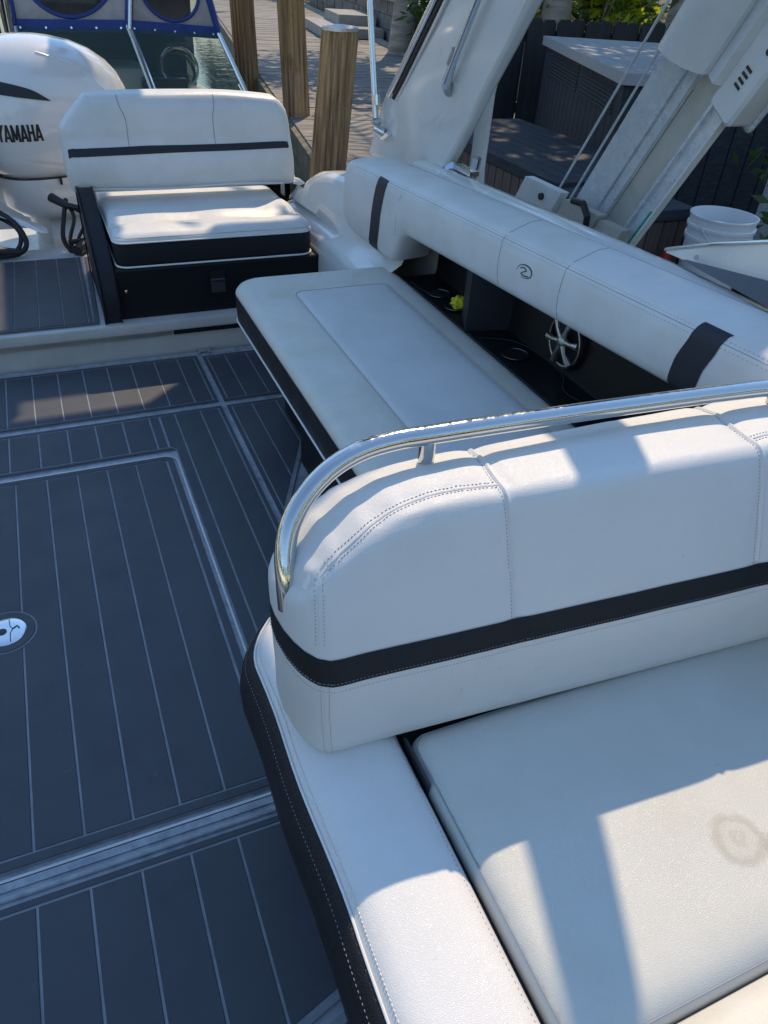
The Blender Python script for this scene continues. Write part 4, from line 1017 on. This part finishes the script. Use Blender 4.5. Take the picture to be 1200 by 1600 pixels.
slatbox('storage_box', (2.36, 2.84), (1, 0), (0, 1), .50, .44, .27, .60, 'boxbrown', 'boxgrey', 'small dark slatted storage box next to the white bucket', 'storage box', over=.02, pitch=.09)
bu = thing('bucket', (2.83, 2.60, .27), 'white plastic bucket beside the small dark storage box', 'bucket')
def cring(cx, cy, r, z, n=40): return [(cx+math.cos(2*math.pi*k/n)*r, cy+math.sin(2*math.pi*k/n)*r, z) for k in range(n)]
BX, BY = 2.83, 2.60
m = MB(); m.loft([cring(BX, BY, r, z) for r, z in ((.125, .275), (.130, .28), (.140, .48), (.141, .53), (.149, .531), (.149, .543), (.142, .545), (.143, .578), (.152, .58), (.152, .592), (.144, .594), (.146, .625), (.151, .627), (.151, .635), (.145, .636), (.140, .60), (.125, .30))], caps=True); m.build('pail', 'bucket', bu, ang=50)
m = MB(); m.tube([(BX+math.cos(a)*.155, BY-.0+math.sin(a)*.155, .60-.13*math.sin((a-3.3)/2.9*math.pi)) for a in [3.3+.145*k for k in range(21)]], .003, 6); m.build('handle', 'galv', bu)
rc = MB().loft([cring(2.68, 2.73, r*.8, z, 24) for r, z in ((.05, .275), (.055, .28), (.055, .38), (.03, .40), (.028, .43), (.02, .435))]); prop(rc.build('can', 'red'), 'small red can against the left side of the white bucket', 'can')

fn = thing('fence', (4.2, 6.6, .27), 'dark stained board fence across the back of the yard', 'fence')
m = MB(); x = 3.62; k = 0; random.seed(9)
def fnp(x): return 6.45-.02*(x-3)
while x < 11:
    wd = .14; yy = fnp(x); h = 1.12+random.uniform(-.006, .006)
    d = .018 if k % 2 else 0
    pf = [(x, .27), (x+wd, .27), (x+wd, h-.03), (x+wd-.025, h), (x+.025, h), (x, h-.03)]
    m.loft([[(a, yy-d, b) for a, b in pf], [(a, yy-d+.018, b) for a, b in pf]]); x += .146; k += 1
m.build('boards', 'fence', fn, smooth=False)
m = MB(); m.box(3.62, 11, 6.49, 6.53, .95, 1.03); m.box(3.62, 11, 6.49, 6.53, .4, .48); m.build('rail', 'fence', fn, smooth=False)
# shrubs behind the fence, palm
bush((4.6, 8.4, 1.35), (.9, .6, .55), 1500, .14, 41, 'dark green shrub seen just right of the arch above the fence')
bush((5.95, 8.1, 1.45), (.80, .6, .46), 1900, .16, 42, 'bright yellow green shrub above the fence in the sun', 'leafy')
bush((3.9, 2.7, .55), (.6, .6, .4), 900, .10, 43, 'dark low plant in the yard behind the white bucket')
pm = thing('palm_tree', (5.25, 7.9, .26), 'pale smooth palm trunk rising behind the dark fence', 'palm')
m = MB(); m.tube([(5.30+.02*math.sin(z*2), 7.9, z) for z in (.1, .8, 1.6, 2.6, 4.0, 5.6)], [.19, .16, .145, .14, .135, .12], 20); m.build('trunk', 'trunk', pm)
m = MB(); rng = random.Random(12)
for k in range(16):
    a = k*2.4; L_ = 2.3; sp = []
    for j in range(9): t_ = j/8; sp.append(Vector((5.3+math.cos(a)*L_*t_, 7.9+math.sin(a)*L_*t_, 5.6+.9*t_-1.9*t_*t_+.3*math.sin(k))))
    m.tube(sp, [.03-.0027*j for j in range(9)], 5)
    for j in range(1, 8):
        for q in range(3):
            p = sp[j].lerp(sp[min(8, j+1)], q/3); tdir = (sp[j+1]-sp[j]).normalized(); sd = tdir.cross(Vector((0, 0, 1))).normalized()
            for sg in (-1, 1):
                e = p+sd*sg*.42+tdir*.18-Vector((0, 0, .16)); m.add([p, p+tdir*.045, e, p-tdir*.01], [(0, 1, 2, 3)])
m.build('crown', 'leaf', pm, smooth=False)

# far belt of greenery round the canal
rng = random.Random(77); m = MB()
for k in range(84):
    a = R(k*360/84); d = rng.uniform(27, 38); c_ = (math.cos(a)*d, math.sin(a)*d, rng.uniform(1.5, 7.5))
    leaves(m, c_, (4.6, 4.6, 4.2), 130, 1.6, rng)
prop(m.build('far_trees', 'leaf', smooth=False), kind='stuff')
# shade tree over the dock
def tree(x, y, h, rad, n, seed, label):
    rng = random.Random(seed); t = thing('tree', (x, y, .26), label, 'tree', 'trees behind the dock')
    m = MB(); m.tube([(x, y, .2), (x+.1, y, h*.35), (x-.1, y+.1, h*.65), (x, y, h)], [.2, .16, .12, .05], 12)
    for k in range(9):
        a = k*2.4; zz = h*(.45+.05*k); m.tube([(x, y, zz), (x+math.cos(a)*rad*.4, y+math.sin(a)*rad*.4, zz+.5), (x+math.cos(a)*rad*.85, y+math.sin(a)*rad*.85, zz+.8)], [.08, .05, .015], 7)
    m.build('trunk', 'trunk', t)
    m = MB()
    for k in range(14):
        a = rng.uniform(0, 6.28); q = rad*math.sqrt(rng.random())*.8
        leaves(m, (x+math.cos(a)*q, y+math.sin(a)*q, h*rng.uniform(.62, 1.12)), (rad*.42, rad*.42, .6), n//14, .20, rng)
    m.build('crown', 'leaf', t, smooth=False)
tree(5.3, 11.8, 4.6, 2.3, 5200, 51, 'broad tree behind the wall shading the middle of the dock')
tree(5.9, 6.7, 4.5, 2.5, 9000, 52, 'dense tree behind the fence shading the yard boxes')

# ------------------------------------------------------------------ outboards
def outboard(cx, cy, ang, label, letters=True):
    t = thing('outboard_motor', (cx, cy, -.1), label, 'outboard motor', 'white outboard motors on the transom')
    ca, sa = math.cos(ang), math.sin(ang)
    def loc(u, v, z): return (cx+u*ca-v*sa, cy+u*sa+v*ca, z)
    n = 56
    def sring(ru, rv, z, p=2.6, du=0, dv=0, nzu=0):
        out = []
        for k in range(n):
            a = 2*math.pi*k/n; c, s_ = math.cos(a), math.sin(a)
            u = math.copysign(abs(c)**(2/p), c)*ru+du; v = math.copysign(abs(s_)**(2/p), s_)*rv+dv
            out.append(loc(u, v, z+nzu*u))
        return out
    secs = [(.385, .265, .42, 3, .02), (.43, .29, .46, 3, .01), (.455, .305, .52, 3, .0), (.468, .315, .62, 2.9, .0), (.468, .315, .73, 2.6, .0), (.452, .303, .81, 2.4, .0), (.418, .283, .885, 2.3, .0), (.368, .25, .945, 2.2, -.005), (.30, .205, .995, 2.15, -.015), (.215, .15, 1.030, 2.1, -.025), (.12, .085, 1.049, 2.05, -.03), (.05, .035, 1.056, 2, -.03), (.01, .01, 1.057, 2, -.03)]
    m = MB(); m.loft([sring(a, b, z, p, du, 0, -.06*max(0, z-.6)) for (a, b, z, p, du) in secs]); cw = m.build('cowl', 'cowl', t, ang=70)
    Tw = bvh(cw)
    m = MB(); m.loft([sring(.30, .20, .19, 2.6, .02), sring(.37, .245, .25, 2.8, .02), sring(.392, .266, .33, 3, .02), sring(.396, .270, .412, 3, .02)]); lc = m.build('lower_cowl', 'cowl', t, ang=60)
    m = MB(); m.loft([sring(.397, .2715, .411, 3, .02), sring(.397, .2715, .4175, 3, .02)], caps=False); m.build('cowl_gap', 'greyblk', lc)
    m = MB(); m.loft([sring(.15, .10, -.9, 2.2, .02), sring(.17, .11, -.2, 2.2, .02), sring(.22, .14, .1, 2.4, .02), sring(.25, .16, .22, 2.4, .02)]); m.build('midsection', 'gel', t, ang=60)
    m = MB(); m.obox((cx, cy-.32, .02), (.10, 0, 0), (0, .18, 0), (0, 0, .14)); m.build('mount_bracket', 'gel', t)
    # ridge line, vent
    m = MB(); pipe_on(m, Tw, [loc(-.10, -.25, 1.04), loc(.08, -.27, .95), loc(.25, -.3, .80)], .004, -.001, .02); m.build('ridge', 'cowl', cw)
    def rayto(px_, z_):   # point on the cowl hit from in front (+y)
        h, nn, i, d = Tw.ray_cast(Vector((px_, cy-2, z_)), Vector((0, 1, 0))); return (h, nn) if h else (Vector((px_, cy, z_)), Vector((0, -1, 0)))
    v0 = cx-.05
    m = MB(); up = crv([Vector((v0-.36, 0, .90)), Vector((v0-.20, 0, .885)), Vector((v0-.02, 0, .845)), Vector((v0+.075, 0, .79))], .02); lo_ = crv([Vector((v0-.36, 0, .835)), Vector((v0-.20, 0, .825)), Vector((v0-.05, 0, .806)), Vector((v0+.075, 0, .789))], .02)
    k = min(len(up), len(lo_)); rows = []
    for q_ in range(6):
        row = []
        for i in range(k):
            p = up[int(i*(len(up)-1)/(k-1))].lerp(lo_[int(i*(len(lo_)-1)/(k-1))], q_/5); h, nn = rayto(p.x, p.z); row.append(h+nn*.004)
        rows.append(row)
    m.loft(rows, caps=False, closed=False); m.build('side_vent', 'ink', cw)
    m = MB(); h, nn = rayto(cx+.085, .36) ; m.obox((cx+.0, cy-.30, .40), (.006, 0, 0), (0, .01, 0), (0, 0, .018)); m.build('catch', 'ink', lc)
    if letters:
        G = {'Y': [((0, 1), (.30, .48), .2), ((.60, 1), (.30, .48), .2), ((.30, .52), (.30, 0), .17)],
             'A': [((.04, 0), (.31, 1), .17), ((.60, 0), (.33, 1), .17), ((.14, .25), (.50, .25), .15)],
             'M': [((.08, 0), (.08, 1), .16), ((.70, 0), (.70, 1), .16), ((.09, .98), (.39, .12), .17), ((.69, .98), (.39, .12), .17)],
             'H': [((.09, 0), (.09, 1), .17), ((.55, 0), (.55, 1), .17), ((.09, .52), (.55, .52), .15)]}
        Wd = {'Y': .68, 'A': .72, 'M': .88, 'H': .74}; S_ = .078; tot = sum(Wd[c] for c in 'YAMAHA'); X0 = cx-.045-tot*S_*.62
        m = MB()
        for c in 'YAMAHA':
            for (p, q, tk) in G[c]:
                dx, dz = q[0]-p[0], q[1]-p[1]; L_ = math.hypot(dx, dz); hor = abs(dz) < .1
                rows = []
                for i in range(9):
                    u = i/8; mx_, mz_ = p[0]+dx*u, p[1]+dz*u; row = []
                    for e in (-.5, 0, .5):
                        ex, ez = (0, tk*e) if hor else (tk*1.35*e, 0)
                        h, nn = rayto(X0+(mx_+ex)*S_*.62, .612+(mz_+ez)*S_); row.append(h+nn*.0028)
                    rows.append(row)
                m.loft(rows, caps=False, closed=False)
            X0 += Wd[c]*S_*.62
        m.build('lettering', 'ink', cw)
    return t
outboard(.10, 4.95, R(24), 'white outboard motor with black lettering behind the rear seat')
outboard(-.66, 4.55, R(24), 'second white outboard motor, only its lower edge showing at the far left', False)
# hoses
hs_ = thing('hose_bundle', (.1, 4.3, .1), 'black hoses and cables looping under the lettered outboard motor', 'hoses')
m = MB()
for (a, r_) in ((0, .020), (.05, .016), (.11, .014)):
    m.tube(crv([(.10, 4.42, .36-a*.3), (.07+a, 4.30, .30), (.05+a*.6, 4.24, .20), (.12, 4.2, .12+a*.3), (.24, 4.22, .10+a), (.34, 4.3, .16)], .02), r_*.6, 8)
m.tube([(.03, 4.44, .37), (.10, 4.36, .345), (.17, 4.32, .34)], [.024, .018, .012], 10)
m.tube([(.07, 4.22, .20), (.30, 4.26, .21)], .013, 8)
m.build('hose', 'rubber', hs_)
m = MB(); m.tube([(.10, 4.12, .185), (.22, 4.3, .20), (.36, 4.5, .22)], [.028, .03, .03], 12); m.build('bellows', 'rubber', hs_)
h2 = thing('steering_hose', (-.3, 4.2, .1), 'black steering hoses looping at the left edge beside the walkway mat', 'hoses')
m = MB()
for (a, r_) in ((0, .013), (.028, .011)):
    m.tube(crv([(-.48, 4.5, .34), (-.30, 4.35, .37-a), (-.17+a*.2-.0, 4.25, .31-a), (-.13-a, 4.18, .22), (-.19-a, 4.13, .185), (-.34, 4.12, .185)], .02), r_, 8)
m.build('hose', 'rubber', h2)
m = MB(); m.tube([(-.44, 4.12, .24), (-.30, 4.14, .20), (-.17, 4.14, .19)], [.045, .035, .02], 12); m.tube([(-.36, 4.3, .33), (-.24, 4.28, .30)], .05, 12); m.build('fitting', 'rubber', h2)
m = MB(); m.loft([[(-.32, 4.35, .385), (-.30, 4.30, .36), (-.30, 4.42, .36)], [(-.12, 4.25, .31), (-.05, 4.2, .262), (-.05, 4.35, .262)], [(-.03, 4.2, .262), (-.02, 4.2, .26), (-.02, 4.28, .26)]]); prop(m.build('tilt_bracket', 'cowl'), 'white pointed tilt bracket between the two outboard motors', 'bracket')

# ------------------------------------------------------------------ neighbouring boat
nb = thing('neighbour_boat', (1.0, 9.0, -.7), 'neighbouring boat with blue canvas and a framed windscreen', 'boat')
m = MB(); ho2 = [(-.9, 7.2), (1.72, 7.25), (1.85, 9), (1.6, 12), (.4, 14.5), (-.9, 12)]
m.loft([[(x*.9+.05, y, -.9) for x, y in ho2], [(x, y, .10) for x, y in ho2], [(x, y, .22) for x, y in ho2], [(x, y, .24) for x, y in inset(ho2, .06)]], caps=True); m.build('hull', 'gel', nb, ang=30)
m = MB(); m.box(.3, 1.05, 7.9, 8.5, .24, .54); m.box(-.4, .5, 8.2, 8.9, .24, .62); m.build('dash', 'gel', nb)
m = MB(); m.prism(rrect(1.0, 7.75, 1.4, 7.9, .04), .36, .48, .01); m.build('cushion', 'charcoal', nb)
# windscreen: bottom z .34, top z .88 ; centre post
A_, B_, Cc, Dd = Vector((.04, 7.25, .90)), Vector((.865, 7.15, .925)), Vector((1.60, 7.3, .885)), Vector((1.78, 8.3, .86))
a_, b_, c_, d_ = Vector((.08, 6.92, .34)), Vector((1.00, 6.85, .36)), Vector((1.80, 7.0, .36)), Vector((2.0, 8.3, .36))
def pane(nm, P, m_, par):
    n_ = (P[1]-P[0]).cross(P[3]-P[0]).normalized()*.006; mb = MB()
    mb.add([p for p in P]+[p+n_ for p in P], [(0, 1, 2, 3), (7, 6, 5, 4), (0, 1, 5, 4), (1, 2, 6, 5), (2, 3, 7, 6), (3, 0, 4, 7)]); return mb.build(nm, m_, par, smooth=False)
pane('windscreen_pane', [a_, b_, B_, A_], 'glass', nb); pane('windscreen_pane', [b_, c_, Cc, B_], 'glass', nb); pane('windscreen_pane', [c_, d_, Dd, Cc], 'glass', nb)
m = MB()
for p, q, r_ in ((a_, A_, .02), (b_, B_, .026), (c_, Cc, .02), (a_, b_, .016), (b_, c_, .016), (A_, B_, .012), (B_, Cc, .012), (Cc, Dd, .012), (c_, d_, .016)): m.tube([p, q], r_, 8)
m.build('windscreen_frame', 'chrome_far', nb)
m = MB(); m.box(-.5, 1.75, 9.2, 9.3, .24, 1.1); m.box(-.5, 1.6, 8.5, 9.19, .242, .26); m.build('cockpit_liner', 'charcoal', nb)
# helm details behind the glass
m = MB(); ringp = [(1.35+math.cos(a)*.16, 7.85+math.sin(a)*.06, .56+math.sin(a)*.15) for a in [2*math.pi*k/28 for k in range(29)]]; m.tube(ringp, .014, 7, caps=False); m.build('steering_wheel', 'chrome_far', nb)
# canvas enclosure above
up3 = Vector((0, .12, .62)); A2, B2, C2 = A_+up3, B_+up3+Vector((.12, 0, 0)), Cc+up3+Vector((-.14, 0, 0))
def canv(P, Q, P2, Q2, oc_, orr):
    d = .012; nrm = (Q-P).cross(P2-P).normalized()
    if nrm.y > 0: nrm = -nrm
    def uv(u, v): return P.lerp(Q, u).lerp(P2.lerp(Q2, u), v)
    # mesh panel with an oval opening
    n = 48; outer = []; inner = []
    for k in range(n):
        a = 2*math.pi*k/n; c, s_ = math.cos(a), math.sin(a); mxx = max(abs(c), abs(s_)); outer.append(uv(.5+.5*c/mxx, .5+.5*s_/mxx)); inner.append(uv(.5+orr[0]*c, oc_+orr[1]*s_))
    m = MB(); m.loft([outer, inner, [p-nrm*d for p in inner], [p-nrm*d for p in outer]], caps=False); pn = m.build('canvas_panel', 'greycanvas', nb, ang=30)
    m = MB(); m.add([p-nrm*.004 for p in inner], [tuple(range(n))]); m.build('clear_window', 'clear', pn)
    m = MB(); m.tube([p+nrm*.004 for p in inner]+[inner[0]+nrm*.004], .014, 6, caps=False); m.build('window_binding', 'blue', pn)
    m = MB(); lo0 = [uv(u/12, 0) for u in range(13)]
    m.loft([[p+nrm*.014-Vector((0, 0, .05)) for p in lo0], [p+nrm*.018 for p in lo0], [p+nrm*.014+Vector((0, 0, .035)) for p in lo0]], caps=False, closed=False)
    for s0, s1 in ((P, P2), (Q, Q2)): m.tube([s0+nrm*.01, s1+nrm*.01], .028, 6)
    m.build('canvas_band', 'blue', pn)
    m = MB()
    for u in range(5): q = uv(.05+u*.22, 0)+nrm*.018-Vector((0, 0, .02)); m.tube([q, q+nrm*.006], .008, 8)
    m.build('snap', 'chrome_far', pn)
canv(A_, B_, A2, B2, .62, (.40, .54)); canv(B_, Cc, B2, C2, .62, (.42, .54))
m = MB(); m.tube([B_+Vector((.0, -.04, -.02)), B2+Vector((0, -.04, 0))], .016, 8); m.build('canvas_bow', 'chrome_far', nb); m = MB(); m.tube([Vector((-.02, 7.0, .35)), Vector((-.06, 7.0, 1.6))], .022, 8); m.build('canvas_bow', 'chrome_far', nb); m = MB(); m.tube([Vector((.0, 7.1, .45)), Vector((.02, 7.05, 1.1)), Vector((-.05, 7.0, 1.5))], .02, 8); m.build('canvas_bow', 'chrome_far', nb)
m = MB(); m.prism([(.0, 7.35), (1.6, 7.35), (1.7, 9.6), (.0, 9.6)], 1.50, 1.53); m.build('canvas_top', 'blue', nb)
m = MB(); m.box(.15, .75, 8.0, 8.6, .24, 1.0); m.build('seat_back', 'charcoal', nb)
